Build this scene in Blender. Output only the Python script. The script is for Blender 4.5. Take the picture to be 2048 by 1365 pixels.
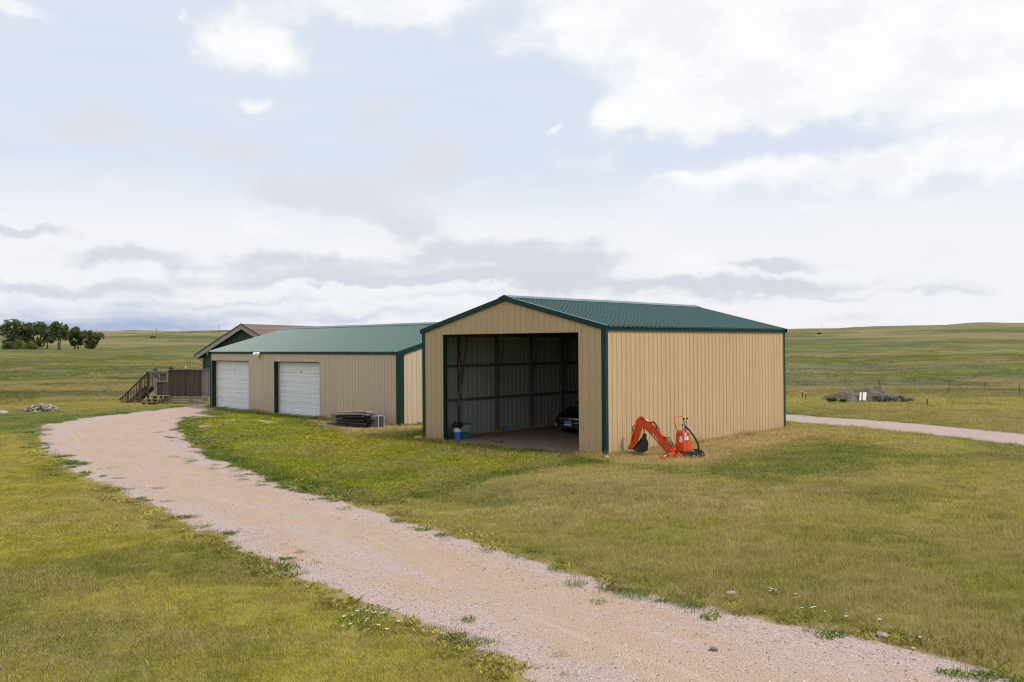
import bpy, bmesh, math, random
import numpy as np
from mathutils import Matrix, Vector, Euler

for o in list(bpy.data.objects):
    bpy.data.objects.remove(o, do_unlink=True)
scene = bpy.context.scene
COL = scene.collection
R = math.radians
rng = np.random.default_rng(11)
random.seed(11)

# ------------------------------------------------------------------ camera
FPX, PITCH, ROLL, EYE = 1821.3447, 0.0045, -0.0065, 3.054
cam_data = bpy.data.cameras.new("camera")
cam_data.sensor_width = 36.0
cam_data.lens = FPX / 2048 * 36.0
cam_data.clip_start = 0.1
cam_data.clip_end = 20000
cam = bpy.data.objects.new("camera", cam_data)
COL.objects.link(cam)
cam.matrix_world = (Matrix.Translation((0, 0, EYE)) @ Matrix.Rotation(math.pi / 2 + PITCH, 4, 'X')
                    @ Matrix.Rotation(ROLL, 4, 'Z'))
scene.camera = cam

_cp, _sp, _cr, _sr = math.cos(PITCH), math.sin(PITCH), math.cos(ROLL), math.sin(ROLL)


def ray(x, y):
    """direction through a photograph pixel, in world axes (y is forward)"""
    a, b = x - 1024, 682.5 - y
    u, w = a * _cr - b * _sr, a * _sr + b * _cr
    return np.array([u, FPX * _cp - w * _sp, FPX * _sp + w * _cp]) / FPX


def gp(x, y, z=0.0):
    """where the sight line of a pixel meets the level z"""
    d = ray(x, y)
    t = (z - EYE) / d[2]
    return np.array([0, 0, EYE]) + d * t


def at_depth(x, y, depth):
    d = ray(x, y)
    return np.array([0, 0, EYE]) + d * (depth / d[1])


# ------------------------------------------------------------------ world and sun
SUN_AZ, SUN_EL = R(116), R(52)          # clockwise from the view direction (+y), above the horizon
world = bpy.data.worlds.new("World")
scene.world = world
world.use_nodes = True
SKY_STRENGTH = 0.1
K = 1.0 / SKY_STRENGTH


def build_world():
    nt = world.node_tree
    nt.nodes.clear()
    N, L = nt.nodes.new, nt.links.new

    def math_(op, a, b=None, c=None, clamp=False):
        n = N('ShaderNodeMath')
        n.operation = op
        n.use_clamp = clamp
        for i, v in enumerate((a, b, c)):
            if v is None:
                continue
            if isinstance(v, (int, float)):
                n.inputs[i].default_value = v
            else:
                L(v, n.inputs[i])
        return n.outputs[0]

    def vmath(op, a, b=None):
        n = N('ShaderNodeVectorMath')
        n.operation = op
        for i, v in enumerate((a, b)):
            if v is None:
                continue
            if isinstance(v, (tuple, list)):
                n.inputs[i].default_value = v
            else:
                L(v, n.inputs[i])
        return n.outputs['Value'] if op == 'DOT_PRODUCT' else n.outputs['Vector']

    def noise(vec, scale, detail=8, rough=0.55, dist=0.0):
        n = N('ShaderNodeTexNoise')
        n.inputs['Scale'].default_value = scale
        n.inputs['Detail'].default_value = detail
        n.inputs['Roughness'].default_value = rough
        n.inputs['Distortion'].default_value = dist
        L(vec, n.inputs['Vector'])
        return n.outputs['Fac']

    def smooth(v, lo, hi, a=0.0, b=1.0):
        n = N('ShaderNodeMapRange')
        n.interpolation_type = 'SMOOTHSTEP'
        L(v, n.inputs[0])
        for i, q in enumerate((lo, hi, a, b)):
            n.inputs[i + 1].default_value = q
        return n.outputs[0]

    def mix(f, a, b):
        n = N('ShaderNodeMix')
        n.data_type = 'RGBA'
        if isinstance(f, (int, float)):
            n.inputs[0].default_value = f
        else:
            L(f, n.inputs[0])
        for i, v in ((6, a), (7, b)):
            if isinstance(v, (tuple, list)):
                n.inputs[i].default_value = (*v, 1)
            else:
                L(v, n.inputs[i])
        return n.outputs[2]

    out, bg = N('ShaderNodeOutputWorld'), N('ShaderNodeBackground')
    sky = N('ShaderNodeTexSky')
    sky.sky_type = 'NISHITA'
    sky.sun_disc = False
    sky.sun_elevation = SUN_EL
    sky.sun_rotation = SUN_AZ
    sky.air_density, sky.dust_density, sky.ozone_density = 1.0, 1.5, 1.0
    tc = N('ShaderNodeTexCoord')
    D = vmath('NORMALIZE', tc.outputs['Generated'])
    sx = N('ShaderNodeSeparateXYZ')
    L(D, sx.inputs[0])
    az = math_('ARCTAN2', sx.outputs[0], sx.outputs[1])
    el = math_('ARCSINE', sx.outputs[2])
    # wobble the angles so that placed clouds get ragged outlines
    wob = N('ShaderNodeTexNoise')
    wob.inputs['Scale'].default_value = 16
    wob.inputs['Detail'].default_value = 7
    wob.inputs['Roughness'].default_value = 0.6
    L(D, wob.inputs['Vector'])
    comb = N('ShaderNodeCombineXYZ')
    L(az, comb.inputs[0])
    L(el, comb.inputs[1])
    P = vmath('ADD', comb.outputs[0],
              vmath('MULTIPLY', vmath('SUBTRACT', wob.outputs['Color'], (0.5, 0.5, 0.5)), (0.10, 0.055, 0.0)))

    def blobs(lst):
        tot = None
        for x, y, rx, ry, amp in lst:
            d = ray(x, y)
            a0 = math.atan2(d[0], d[1])
            e0 = math.asin(d[2] / np.linalg.norm(d))
            q = vmath('MULTIPLY', vmath('SUBTRACT', P, (a0, e0, 0)), (FPX / rx, FPX / ry, 0))
            e = math_('EXPONENT', math_('MULTIPLY', vmath('DOT_PRODUCT', q, q), -1.0))
            tot = math_('MULTIPLY', e, amp) if tot is None else math_('MULTIPLY_ADD', e, amp, tot)
        return tot

    flat = vmath('MULTIPLY', D, (1, 1, 1.9))
    flat2 = vmath('MULTIPLY', D, (1, 1, 9.0))
    n1 = noise(flat, 8.0, 9, 0.58, 0.15)
    n2 = noise(flat2, 4.5, 8, 0.58, 0.3)
    n3 = noise(vmath('ADD', flat, (3.1, 1.7, 0.4)), 13.0, 8, 0.62, 0.1)

    # bright cumulus
    wb = blobs([(500, 85, 115, 66, .42), (780, 5, 180, 46, .42), (515, 215, 44, 14, .30), (1700, 60, 420, 150, .30),
                (1180, 40, 130, 70, .36), (1450, 110, 260, 110, .34), (1300, 225, 130, 30, .30), (1820, 110, 300, 110, .30),
                (1100, 258, 30, 12, .34), (1700, 335, 240, 32, .32), (1960, 300, 130, 50, .25),
                (1390, 348, 70, 9, .26), (20, 8, 60, 26, .25), (358, 32, 20, 12, .25),
                (180, 150, 260, 150, -.22), (860, 180, 190, 120, -.22), (640, 310, 420, 60, -.16), (1120, 180, 90, 60, -.14),
                (690, 110, 50, 50, -.22), (1520, 290, 190, 26, -.20), (1580, 165, 80, 16, -.28), (300, 60, 70, 60, -.2)])
    W = smooth(math_('ADD', n1, wb), 0.52, 0.80)
    # thin white veil that thickens towards the horizon
    veil = smooth(el, R(11.5), R(6.0), 0.12, 0.86)
    veil2 = math_('ADD', veil, math_('MULTIPLY', math_('SUBTRACT', n2, 0.5), 0.5), clamp=True)
    # grey undersides and distant stratus
    gb = blobs([(205, 240, 110, 38, .50), (470, 300, 130, 30, .44), (760, 235, 85, 64, .38), (890, 325, 100, 52, .56),
                (590, 380, 120, 30, .46), (720, 400, 140, 44, .62), (810, 450, 70, 22, .50), (920, 500, 95, 26, .52),
                (1130, 525, 150, 36, .62), (240, 515, 115, 22, .60), (620, 530, 260, 24, .52), (40, 462, 90, 10, .6),
                (1550, 530, 80, 12, .46), (1450, 575, 300, 14, .46), (980, 560, 240, 14, .40), (100, 580, 260, 14, .40), (700, 562, 300, 12, .40),
                (620, 579, 26, 5, .4), (1720, 590, 300, 7, .24)])
    gn = math_('MULTIPLY_ADD', n2, 0.7, math_('MULTIPLY', n3, 0.7))       # about 0.7 in the middle
    gbase = smooth(el, R(0.5), R(7), 0.10, -0.10)
    G = smooth(math_('ADD', math_('ADD', gn, gb), gbase), 0.76, 1.16)
    hb = blobs([(120, 625, 300, 18, .62), (330, 655, 190, 16, .95), (640, 635, 260, 10, .5), (60, 652, 140, 12, .8), (480, 606, 200, 6, .35), (900, 600, 160, 6, .3)])
    Hm = math_('MULTIPLY', hb, smooth(n2, 0.30, 0.58, 0.3, 1.0), clamp=True)

    def c(r, g, b):
        return (r * K * 1.015, g * K * 1.015, b * K * 1.015)
    base = mix(0.88, sky.outputs[0], c(0.635, 0.695, 0.80))
    c1 = mix(veil2, base, c(0.795, 0.795, 0.815))
    c2 = mix(math_('MULTIPLY', W, 0.95), c1, mix(smooth(n3, 0.36, 0.60), c(0.77, 0.78, 0.81), c(0.85, 0.85, 0.855)))
    c3 = mix(math_('MULTIPLY', G, 0.97), c2, mix(smooth(el, R(9), R(4)), c(0.625, 0.642, 0.695), c(0.575, 0.60, 0.665)))
    c4 = mix(Hm, c3, c(0.36, 0.43, 0.585))
    # below the horizon the air is as pale as the veil
    L(c4, bg.inputs['Color'])
    bg.inputs['Strength'].default_value = SKY_STRENGTH
    L(bg.outputs[0], out.inputs[0])


build_world()
world.cycles.sampling_method = 'MANUAL'
world.cycles.sample_map_resolution = 256
sun_data = bpy.data.lights.new("sun", 'SUN')
sun_data.energy = 2.6
sun_data.angle = R(10)
sun_data.color = (1.0, 0.95, 0.87)
sun = bpy.data.objects.new("sun", sun_data)
COL.objects.link(sun)
_sd = Vector((math.sin(SUN_AZ) * math.cos(SUN_EL), math.cos(SUN_AZ) * math.cos(SUN_EL), math.sin(SUN_EL)))
sun.rotation_euler = _sd.to_track_quat('Z', 'Y').to_euler()
sun.location = (30, 0, 40)

vs = scene.view_settings
vs.view_transform = 'Standard'
vs.look = 'None'
vs.exposure = 0.2
vs.gamma = 1.0
scene.cycles.max_bounces = 5
scene.cycles.diffuse_bounces = 2
scene.cycles.glossy_bounces = 3
scene.cycles.transparent_max_bounces = 6
scene.cycles.sample_clamp_indirect = 6.0
scene.cycles.use_adaptive_sampling = True
scene.cycles.adaptive_threshold = 0.02
scene.cycles.use_denoising = True
scene.cycles.filter_width = 1.1


# ------------------------------------------------------------------ helpers
def srgb(r, g, b):
    f = lambda c: (c / 12.92 if c <= 0.04045 else ((c + 0.055) / 1.055) ** 2.4)
    return tuple(f(v / 255.0) for v in (r, g, b))


class MB:
    """collects shapes; build() links them as one mesh object"""

    def __init__(self):
        self.v, self.f, self.m = [], [], []
        self.mi = 0

    def add(self, verts, faces):
        k = len(self.v)
        self.v += [tuple(map(float, p)) for p in verts]
        self.f += [tuple(i + k for i in f) for f in faces]
        self.m += [self.mi] * len(faces)

    def box(self, c, s, rot=None, taper=1.0):
        hx, hy, hz = s[0] / 2, s[1] / 2, s[2] / 2
        pts = []
        for z in (-1, 1):
            t = taper if z > 0 else 1.0
            for x, y in ((-1, -1), (1, -1), (1, 1), (-1, 1)):
                pts.append(Vector((x * hx * t, y * hy * t, z * hz)))
        if rot is not None:
            e = Euler(rot).to_matrix()
            pts = [e @ p for p in pts]
        pts = [p + Vector(c) for p in pts]
        self.add(pts, [(3, 2, 1, 0), (4, 5, 6, 7), (0, 1, 5, 4), (1, 2, 6, 5), (2, 3, 7, 6), (3, 0, 4, 7)])

    def span(self, lo, hi):
        self.box([(a + b) / 2 for a, b in zip(lo, hi)], [b - a for a, b in zip(lo, hi)])

    def bar(self, a, b, w, h, up=(0, 0, 1)):
        a, b = Vector(a), Vector(b)
        d = (b - a).normalized()
        upv = Vector(up)
        s = d.cross(upv)
        if s.length < 1e-4:
            s = d.cross(Vector((1, 0, 0)))
        s.normalize()
        t = s.cross(d)
        pts = []
        for p in (a, b):
            for i, j in ((-1, -1), (1, -1), (1, 1), (-1, 1)):
                pts.append(p + s * (i * w / 2) + t * (j * h / 2))
        self.add(pts, [(3, 2, 1, 0), (4, 5, 6, 7), (0, 1, 5, 4), (1, 2, 6, 5), (2, 3, 7, 6), (3, 0, 4, 7)])

    def tube(self, path, r, n=8, cap=True):
        path = [Vector(p) for p in path]
        rs = r if isinstance(r, (list, tuple)) else [r] * len(path)
        rings = []
        ref = None
        for i, p in enumerate(path):
            d = (path[min(i + 1, len(path) - 1)] - path[max(i - 1, 0)]).normalized()
            if ref is None:
                ref = d.orthogonal().normalized()
            ref = (ref - d * ref.dot(d))
            if ref.length < 1e-5:
                ref = d.orthogonal()
            ref.normalize()
            b = d.cross(ref)
            rings.append([p + (ref * math.cos(2 * math.pi * k / n) + b * math.sin(2 * math.pi * k / n)) * rs[i]
                          for k in range(n)])
        pts = [q for ring in rings for q in ring]
        fs = []
        for i in range(len(path) - 1):
            for k in range(n):
                a, b_ = i * n + k, i * n + (k + 1) % n
                fs.append((a, b_, b_ + n, a + n))
        if cap:
            fs.append(tuple(range(n - 1, -1, -1)))
            fs.append(tuple((len(path) - 1) * n + k for k in range(n)))
        self.add(pts, fs)

    def prism(self, poly, y0, y1, axis='y'):
        """polygon in the x-z plane extruded along y (or y-z along x)"""
        n = len(poly)
        if axis == 'y':
            pts = [(p[0], y0, p[1]) for p in poly] + [(p[0], y1, p[1]) for p in poly]
        elif axis == 'x':
            pts = [(y0, p[0], p[1]) for p in poly] + [(y1, p[0], p[1]) for p in poly]
        else:
            pts = [(p[0], p[1], y0) for p in poly] + [(p[0], p[1], y1) for p in poly]
        fs = [tuple(range(n - 1, -1, -1)), tuple(range(n, 2 * n))]
        for i in range(n):
            j = (i + 1) % n
            fs.append((i, j, j + n, i + n))
        self.add(pts, fs)

    def lathe(self, prof, c=(0, 0, 0), n=16):
        pts, fs = [], []
        for r, z in prof:
            for k in range(n):
                a = 2 * math.pi * k / n
                pts.append((c[0] + r * math.cos(a), c[1] + r * math.sin(a), c[2] + z))
        for i in range(len(prof) - 1):
            for k in range(n):
                a, b = i * n + k, i * n + (k + 1) % n
                fs.append((a, b, b + n, a + n))
        self.add(pts, fs)

    def mesh(self, name, mats, smooth=False, fix=True):
        me = bpy.data.meshes.new(name)
        me.from_pydata(self.v, [], self.f)
        for m in (mats if isinstance(mats, (list, tuple)) else [mats]):
            me.materials.append(m)
        me.polygons.foreach_set('material_index', self.m)
        if smooth:
            me.polygons.foreach_set('use_smooth', [True] * len(me.polygons))
        if fix:
            bm = bmesh.new()
            bm.from_mesh(me)
            bmesh.ops.recalc_face_normals(bm, faces=bm.faces)
            bm.to_mesh(me)
            bm.free()
        me.update()
        return me

    def build(self, name, mats, parent=None, smooth=False, bevel=0.0, fix=True):
        return link(name, self.mesh(name, mats, smooth, fix), parent, bevel)


def link(name, me, parent=None, bevel=0.0):
    o = bpy.data.objects.new(name, me)
    COL.objects.link(o)
    if parent is not None:
        o.parent = parent
    if bevel:
        b = o.modifiers.new('bevel', 'BEVEL')
        b.width = bevel
        b.segments = 2
        b.limit_method = 'ANGLE'
    return o


def tag(o, label=None, cat=None, group=None, kind=None):
    if label:
        o['label'] = label
    if cat:
        o['category'] = cat
    if group:
        o['group'] = group
    if kind:
        o['kind'] = kind
    return o


def empty(name, loc, rz=0.0):
    o = bpy.data.objects.new(name, None)
    COL.objects.link(o)
    o.location = loc
    o.rotation_euler = (0, 0, rz)
    o.empty_display_size = 0.2
    return o


# ------------------------------------------------------------------ value noise (python side)
_tab = np.random.default_rng(5).random((256, 256))


def vnoise(x, y, seed=0):
    x = np.asarray(x, float) + seed * 17.31
    y = np.asarray(y, float) + seed * 9.77
    ix, iy = np.floor(x).astype(int), np.floor(y).astype(int)
    fx, fy = x - ix, y - iy
    fx, fy = fx * fx * (3 - 2 * fx), fy * fy * (3 - 2 * fy)
    g = lambda a, b: _tab[a & 255, b & 255]
    return (g(ix, iy) * (1 - fx) + g(ix + 1, iy) * fx) * (1 - fy) + (g(ix, iy + 1) * (1 - fx) + g(ix + 1, iy + 1) * fx) * fy


def fbm(x, y, octv=4, seed=0, gain=0.5):
    t, a, s = 0, 1.0, 0
    for i in range(octv):
        t = t + a * vnoise(x * 2 ** i, y * 2 ** i, seed + i)
        s += a
        a *= gain
    return t / s


def sstep(v, lo, hi):
    t = np.clip((v - lo) / (hi - lo), 0, 1)
    return t * t * (3 - 2 * t)


def in_poly(x, y, poly):
    poly = np.asarray(poly)
    ins = np.zeros(np.shape(x), bool)
    n = len(poly)
    for i in range(n):
        x1, y1 = poly[i]
        x2, y2 = poly[(i + 1) % n]
        c = ((y1 > y) != (y2 > y))
        ins ^= c & (x < (x2 - x1) * (y - y1) / (y2 - y1 + 1e-12) + x1)
    return ins


def poly_dist(x, y, poly):
    """signed distance, negative inside"""
    poly = np.asarray(poly)
    d = np.full(np.shape(x), 1e9)
    n = len(poly)
    for i in range(n):
        p, q = poly[i], poly[(i + 1) % n]
        e = q - p
        t = np.clip(((x - p[0]) * e[0] + (y - p[1]) * e[1]) / (e @ e + 1e-12), 0, 1)
        d = np.minimum(d, np.hypot(x - p[0] - t * e[0], y - p[1] - t * e[1]))
    return np.where(in_poly(x, y, poly), -d, d)


def wpoly(pts):
    return np.array([gp(*p)[:2] for p in pts])


# ------------------------------------------------------------------ materials
def new_mat(name):
    m = bpy.data.materials.new(name)
    m.use_nodes = True
    nt = m.node_tree
    nt.nodes.clear()
    out = nt.nodes.new('ShaderNodeOutputMaterial')
    return m, nt, out


def node(nt, t, **kw):
    n = nt.nodes.new(t)
    for k, v in kw.items():
        if k in n.inputs.keys():
            n.inputs[k].default_value = v
        else:
            setattr(n, k, v)
    return n


def mixc(nt, f, a, b, mode='MIX'):
    n = nt.nodes.new('ShaderNodeMix')
    n.data_type = 'RGBA'
    n.blend_type = mode
    for i, v in ((0, f), (6, a), (7, b)):
        if isinstance(v, (int, float)):
            n.inputs[i].default_value = v
        elif isinstance(v, (tuple, list)):
            n.inputs[i].default_value = (*v[:3], 1)
        else:
            nt.links.new(v, n.inputs[i])
    return n.outputs[2]


def mrange(nt, v, lo, hi, a=0.0, b=1.0):
    n = nt.nodes.new('ShaderNodeMapRange')
    nt.links.new(v, n.inputs[0])
    for i, q in enumerate((lo, hi, a, b)):
        n.inputs[i + 1].default_value = q
    return n.outputs[0]


def coords(nt, kind='Object', scale=(1, 1, 1)):
    tc = nt.nodes.new('ShaderNodeTexCoord')
    mp = nt.nodes.new('ShaderNodeMapping')
    mp.inputs['Scale'].default_value = scale
    nt.links.new(tc.outputs[kind], mp.inputs[0])
    return mp.outputs[0]


def nz(nt, vec, scale, detail=5, rough=0.55, dist=0.0):
    n = node(nt, 'ShaderNodeTexNoise', Scale=scale, Detail=detail, Roughness=rough, Distortion=dist)
    if vec is not None:
        nt.links.new(vec, n.inputs['Vector'])
    return n.outputs['Fac']


def simple(name, col, rough=0.6, metal=0.0, var=0.12, scale=6.0, stretch=(1, 1, 1), bump=0.0, bscale=40.0,
           col2=None, spec=0.5, obj_var=0.0, coat=0.0):
    m, nt, out = new_mat(name)
    b = node(nt, 'ShaderNodeBsdfPrincipled', Roughness=rough, Metallic=metal)
    b.inputs['Specular IOR Level'].default_value = spec
    b.inputs['Coat Weight'].default_value = coat
    v = coords(nt, 'Object', stretch)
    f = nz(nt, v, scale, 6, 0.6)
    lo = tuple(c * (1 - var) for c in col)
    hi = tuple(min(1, c * (1 + var)) for c in (col2 or col))
    c = mixc(nt, mrange(nt, f, 0.3, 0.7), lo, hi)
    if obj_var:
        oi = nt.nodes.new('ShaderNodeObjectInfo')
        g = mrange(nt, oi.outputs['Random'], 0, 1, 1 - obj_var, 1 + obj_var)
        vm = nt.nodes.new('ShaderNodeVectorMath')
        vm.operation = 'SCALE'
        nt.links.new(c, vm.inputs[0])
        nt.links.new(g, vm.inputs['Scale'])
        c = vm.outputs[0]
    nt.links.new(c, b.inputs['Base Color'])
    if bump:
        bp = node(nt, 'ShaderNodeBump', Strength=bump, Distance=0.02)
        nt.links.new(nz(nt, v, bscale, 4), bp.inputs['Height'])
        nt.links.new(bp.outputs[0], b.inputs['Normal'])
    nt.links.new(b.outputs[0], out.inputs[0])
    return m


def panel_mat(name, col, grime, rough=0.45, obj_var=0.02, dirt=0.5, wave=0.25, spec=0.35):
    """painted steel sheet: faint vertical streaks, oil canning, splash dirt low down"""
    m, nt, out = new_mat(name)
    b = node(nt, 'ShaderNodeBsdfPrincipled', Roughness=rough)
    b.inputs['Specular IOR Level'].default_value = spec
    geo = nt.nodes.new('ShaderNodeNewGeometry')
    mp = nt.nodes.new('ShaderNodeMapping')
    mp.inputs['Scale'].default_value = (1, 1, 0.12)
    nt.links.new(geo.outputs['Position'], mp.inputs[0])
    streak = nz(nt, mp.outputs[0], 5.0, 6, 0.65)
    blotch = nz(nt, geo.outputs['Position'], 1.3, 4, 0.6)
    c = mixc(nt, mrange(nt, streak, 0.3, 0.75), tuple(x * 0.94 for x in col), tuple(min(1, x * 1.05) for x in col))
    c = mixc(nt, mrange(nt, blotch, 0.5, 0.8, 0, 0.16), c, grime)
    sp = nt.nodes.new('ShaderNodeSeparateXYZ')
    nt.links.new(geo.outputs['Position'], sp.inputs[0])
    low = mrange(nt, sp.outputs[2], 0.0, 0.75, 1.0, 0.0)
    mm = nt.nodes.new('ShaderNodeMath')
    mm.operation = 'MULTIPLY'
    nt.links.new(low, mm.inputs[0])
    nt.links.new(mrange(nt, nz(nt, geo.outputs['Position'], 3.0, 6, 0.7), 0.35, 0.75, 0.0, dirt), mm.inputs[1])
    c = mixc(nt, mm.outputs[0], c, grime)
    oi = nt.nodes.new('ShaderNodeObjectInfo')
    g = mrange(nt, oi.outputs['Random'], 0, 1, 1 - obj_var, 1 + obj_var)
    vm = nt.nodes.new('ShaderNodeVectorMath')
    vm.operation = 'SCALE'
    nt.links.new(c, vm.inputs[0])
    nt.links.new(g, vm.inputs['Scale'])
    nt.links.new(vm.outputs[0], b.inputs['Base Color'])
    bp = node(nt, 'ShaderNodeBump', Strength=wave, Distance=0.02)
    nt.links.new(nz(nt, geo.outputs['Position'], 2.6, 3, 0.5), bp.inputs['Height'])
    nt.links.new(bp.outputs[0], b.inputs['Normal'])
    nt.links.new(b.outputs[0], out.inputs[0])
    return m


M = {}
M['tan'] = panel_mat('tan_steel', (0.50, 0.36, 0.205), (0.38, 0.27, 0.16), dirt=0.75, obj_var=0.03, wave=0.5)
M['tan_garage'] = panel_mat('faded_tan_steel', (0.565, 0.455, 0.325), (0.50, 0.33, 0.22), dirt=0.6, wave=0.6, obj_var=0.035)
M['liner'] = panel_mat('grey_primer', (0.36, 0.38, 0.34), (0.25, 0.24, 0.2), dirt=0.3)
M['green_roof'] = panel_mat('green_roof_steel', (0.030, 0.096, 0.086), (0.045, 0.115, 0.10), rough=0.28, obj_var=0.05, dirt=0, wave=0.10, spec=0.5)
M['green_roof_garage'] = panel_mat('faded_green_roof_steel', (0.040, 0.105, 0.083), (0.055, 0.12, 0.095), rough=0.30, obj_var=0.05, dirt=0, wave=0.12, spec=0.5)
M['green_trim'] = simple('green_trim', (0.004, 0.036, 0.028), 0.5, var=0.15, scale=3, spec=0.25)
M['steel_dark'] = simple('grey_steel_frame', (0.12, 0.122, 0.12), 0.6, var=0.2)
M['door_white'] = simple('white_door', (0.77, 0.775, 0.775), 0.5, var=0.04, scale=2, obj_var=0.015)
M['beige_trim'] = simple('beige_trim', (0.62, 0.52, 0.38), 0.5)
M['concrete'] = simple('concrete', (0.30, 0.27, 0.24), 0.9, var=0.2, bump=0.3)
M['siding'] = simple('dark_green_siding', (0.042, 0.065, 0.042), 0.7, var=0.12, stretch=(1, 1, 4), obj_var=0.06)
M['fascia'] = simple('taupe_fascia', (0.36, 0.30, 0.25), 0.6, var=0.06)
M['shingle'] = simple('brown_shingle', (0.175, 0.118, 0.09), 0.95, var=0.35, scale=30, obj_var=0.22, bump=0.5, bscale=200)
M['dark_edge'] = simple('dark_drip_edge', (0.045, 0.035, 0.03), 0.6)
M['wood_dark'] = simple('weathered_dark_wood', (0.066, 0.047, 0.036), 0.9, var=0.45, scale=9, stretch=(3, 3, 0.25), obj_var=0.35, bump=0.4)
M['wood_grey'] = simple('grey_wood', (0.21, 0.18, 0.165), 0.9, var=0.3, scale=9, stretch=(3, 3, 0.25), obj_var=0.18, bump=0.4)
M['wood_pale'] = simple('pale_wood', (0.22, 0.18, 0.135), 0.9, var=0.3, scale=9, stretch=(0.3, 3, 3), obj_var=0.2, bump=0.4)
M['wood_black'] = simple('rotting_black_wood', (0.034, 0.026, 0.021), 0.9, var=0.45, scale=9, obj_var=0.4, bump=0.5)
M['wood_brown'] = simple('brown_wood', (0.10, 0.062, 0.042), 0.9, var=0.4, scale=9, obj_var=0.3, bump=0.4)
def worn_paint(name, col, dirt):
    m, nt, out = new_mat(name)
    b = node(nt, 'ShaderNodeBsdfPrincipled', Roughness=0.42)
    v = coords(nt, 'Object')
    c = mixc(nt, mrange(nt, nz(nt, v, 3.0, 6, 0.65), 0.35, 0.7), tuple(x * 0.82 for x in col), col)
    c = mixc(nt, mrange(nt, nz(nt, v, 11.0, 8, 0.75), 0.56, 0.74, 0, 0.65), c, dirt)
    nt.links.new(c, b.inputs['Base Color'])
    nt.links.new(mrange(nt, nz(nt, v, 9.0, 5, 0.7), 0.4, 0.7, 0.32, 0.7), b.inputs['Roughness'])
    nt.links.new(b.outputs[0], out.inputs[0])
    return m


M['orange'] = worn_paint('orange_paint', (0.74, 0.080, 0.008), (0.16, 0.07, 0.035))
M['black_rubber'] = simple('black_rubber', (0.012, 0.012, 0.013), 0.5)
M['black_steel'] = simple('black_steel', (0.018, 0.018, 0.020), 0.45, var=0.3)
M['chrome'] = simple('chrome_rod', (0.75, 0.75, 0.74), 0.18, metal=1.0, var=0.02)
M['white_label'] = simple('white_label', (0.75, 0.75, 0.74), 0.6, var=0.06, scale=30)
M['white_paint'] = simple('white_paint', (0.72, 0.71, 0.66), 0.5)
M['yellow_label'] = simple('yellow_label', (0.8, 0.5, 0.05), 0.5)
M['red_tag'] = simple('red_tag', (0.6, 0.03, 0.03), 0.5)
M['car_paint'] = simple('black_car_paint', (0.006, 0.006, 0.007), 0.14, var=0.05, coat=0.6)
M['car_glass'] = simple('dark_car_glass', (0.004, 0.005, 0.006), 0.05)
M['lamp_glass'] = simple('lamp_glass', (0.7, 0.72, 0.74), 0.1, metal=0.6)
M['plate_blue'] = simple('plate_blue', (0.06, 0.24, 0.55), 0.4)
M['gold'] = simple('gold_badge', (0.75, 0.5, 0.15), 0.3, metal=0.7)
M['blue_plastic'] = simple('blue_plastic', (0.03, 0.16, 0.50), 0.4)
M['black_bag'] = simple('black_bag', (0.015, 0.011, 0.010), 0.45)
M['grey_plastic'] = simple('grey_plastic', (0.33, 0.35, 0.34), 0.5)
M['green_plastic'] = simple('green_plastic', (0.03, 0.22, 0.12), 0.5)
M['rope'] = simple('pale_cord', (0.42, 0.40, 0.36), 0.8)
M['galv'] = simple('galvanised_wire', (0.42, 0.44, 0.47), 0.45, metal=0.4)
M['post_rust'] = simple('rusty_post', (0.09, 0.07, 0.06), 0.8)
M['rock'] = simple('pale_rock', (0.23, 0.185, 0.15), 0.9, var=0.35, scale=8, obj_var=0.3, bump=0.5, bscale=25)
M['rock_pale'] = simple('white_rock', (0.37, 0.32, 0.265), 0.9, var=0.25, scale=8, obj_var=0.15, bump=0.5, bscale=25)
M['bark'] = simple('cottonwood_bark', (0.10, 0.085, 0.07), 0.95, var=0.3, scale=3)
M['orange_plastic'] = simple('orange_plastic', (0.55, 0.2, 0.05), 0.6)


def leaf_mat(name, c1, c2):
    m, nt, out = new_mat(name)
    geo = nt.nodes.new('ShaderNodeNewGeometry')
    c = mixc(nt, geo.outputs['Random Per Island'], c1, c2)
    d = node(nt, 'ShaderNodeBsdfDiffuse')
    t = node(nt, 'ShaderNodeBsdfTranslucent')
    nt.links.new(c, d.inputs[0])
    nt.links.new(c, t.inputs[0])
    mx = node(nt, 'ShaderNodeMixShader')
    mx.inputs[0].default_value = 0.3
    nt.links.new(d.outputs[0], mx.inputs[1])
    nt.links.new(t.outputs[0], mx.inputs[2])
    nt.links.new(mx.outputs[0], out.inputs[0])
    return m


M['leaf'] = leaf_mat('cottonwood_leaf', (0.075, 0.100, 0.040), (0.175, 0.205, 0.085))
M['leaf_light'] = leaf_mat('light_bush_leaf', (0.11, 0.15, 0.04), (0.22, 0.25, 0.07))
M['sage_leaf'] = leaf_mat('sage_leaf', (0.20, 0.20, 0.165), (0.40, 0.39, 0.34))
M['weed_leaf'] = leaf_mat('weed_leaf', (0.07, 0.12, 0.03), (0.13, 0.20, 0.05))
M['petal'] = simple('white_petal', (0.66, 0.64, 0.62), 0.7)


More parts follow.
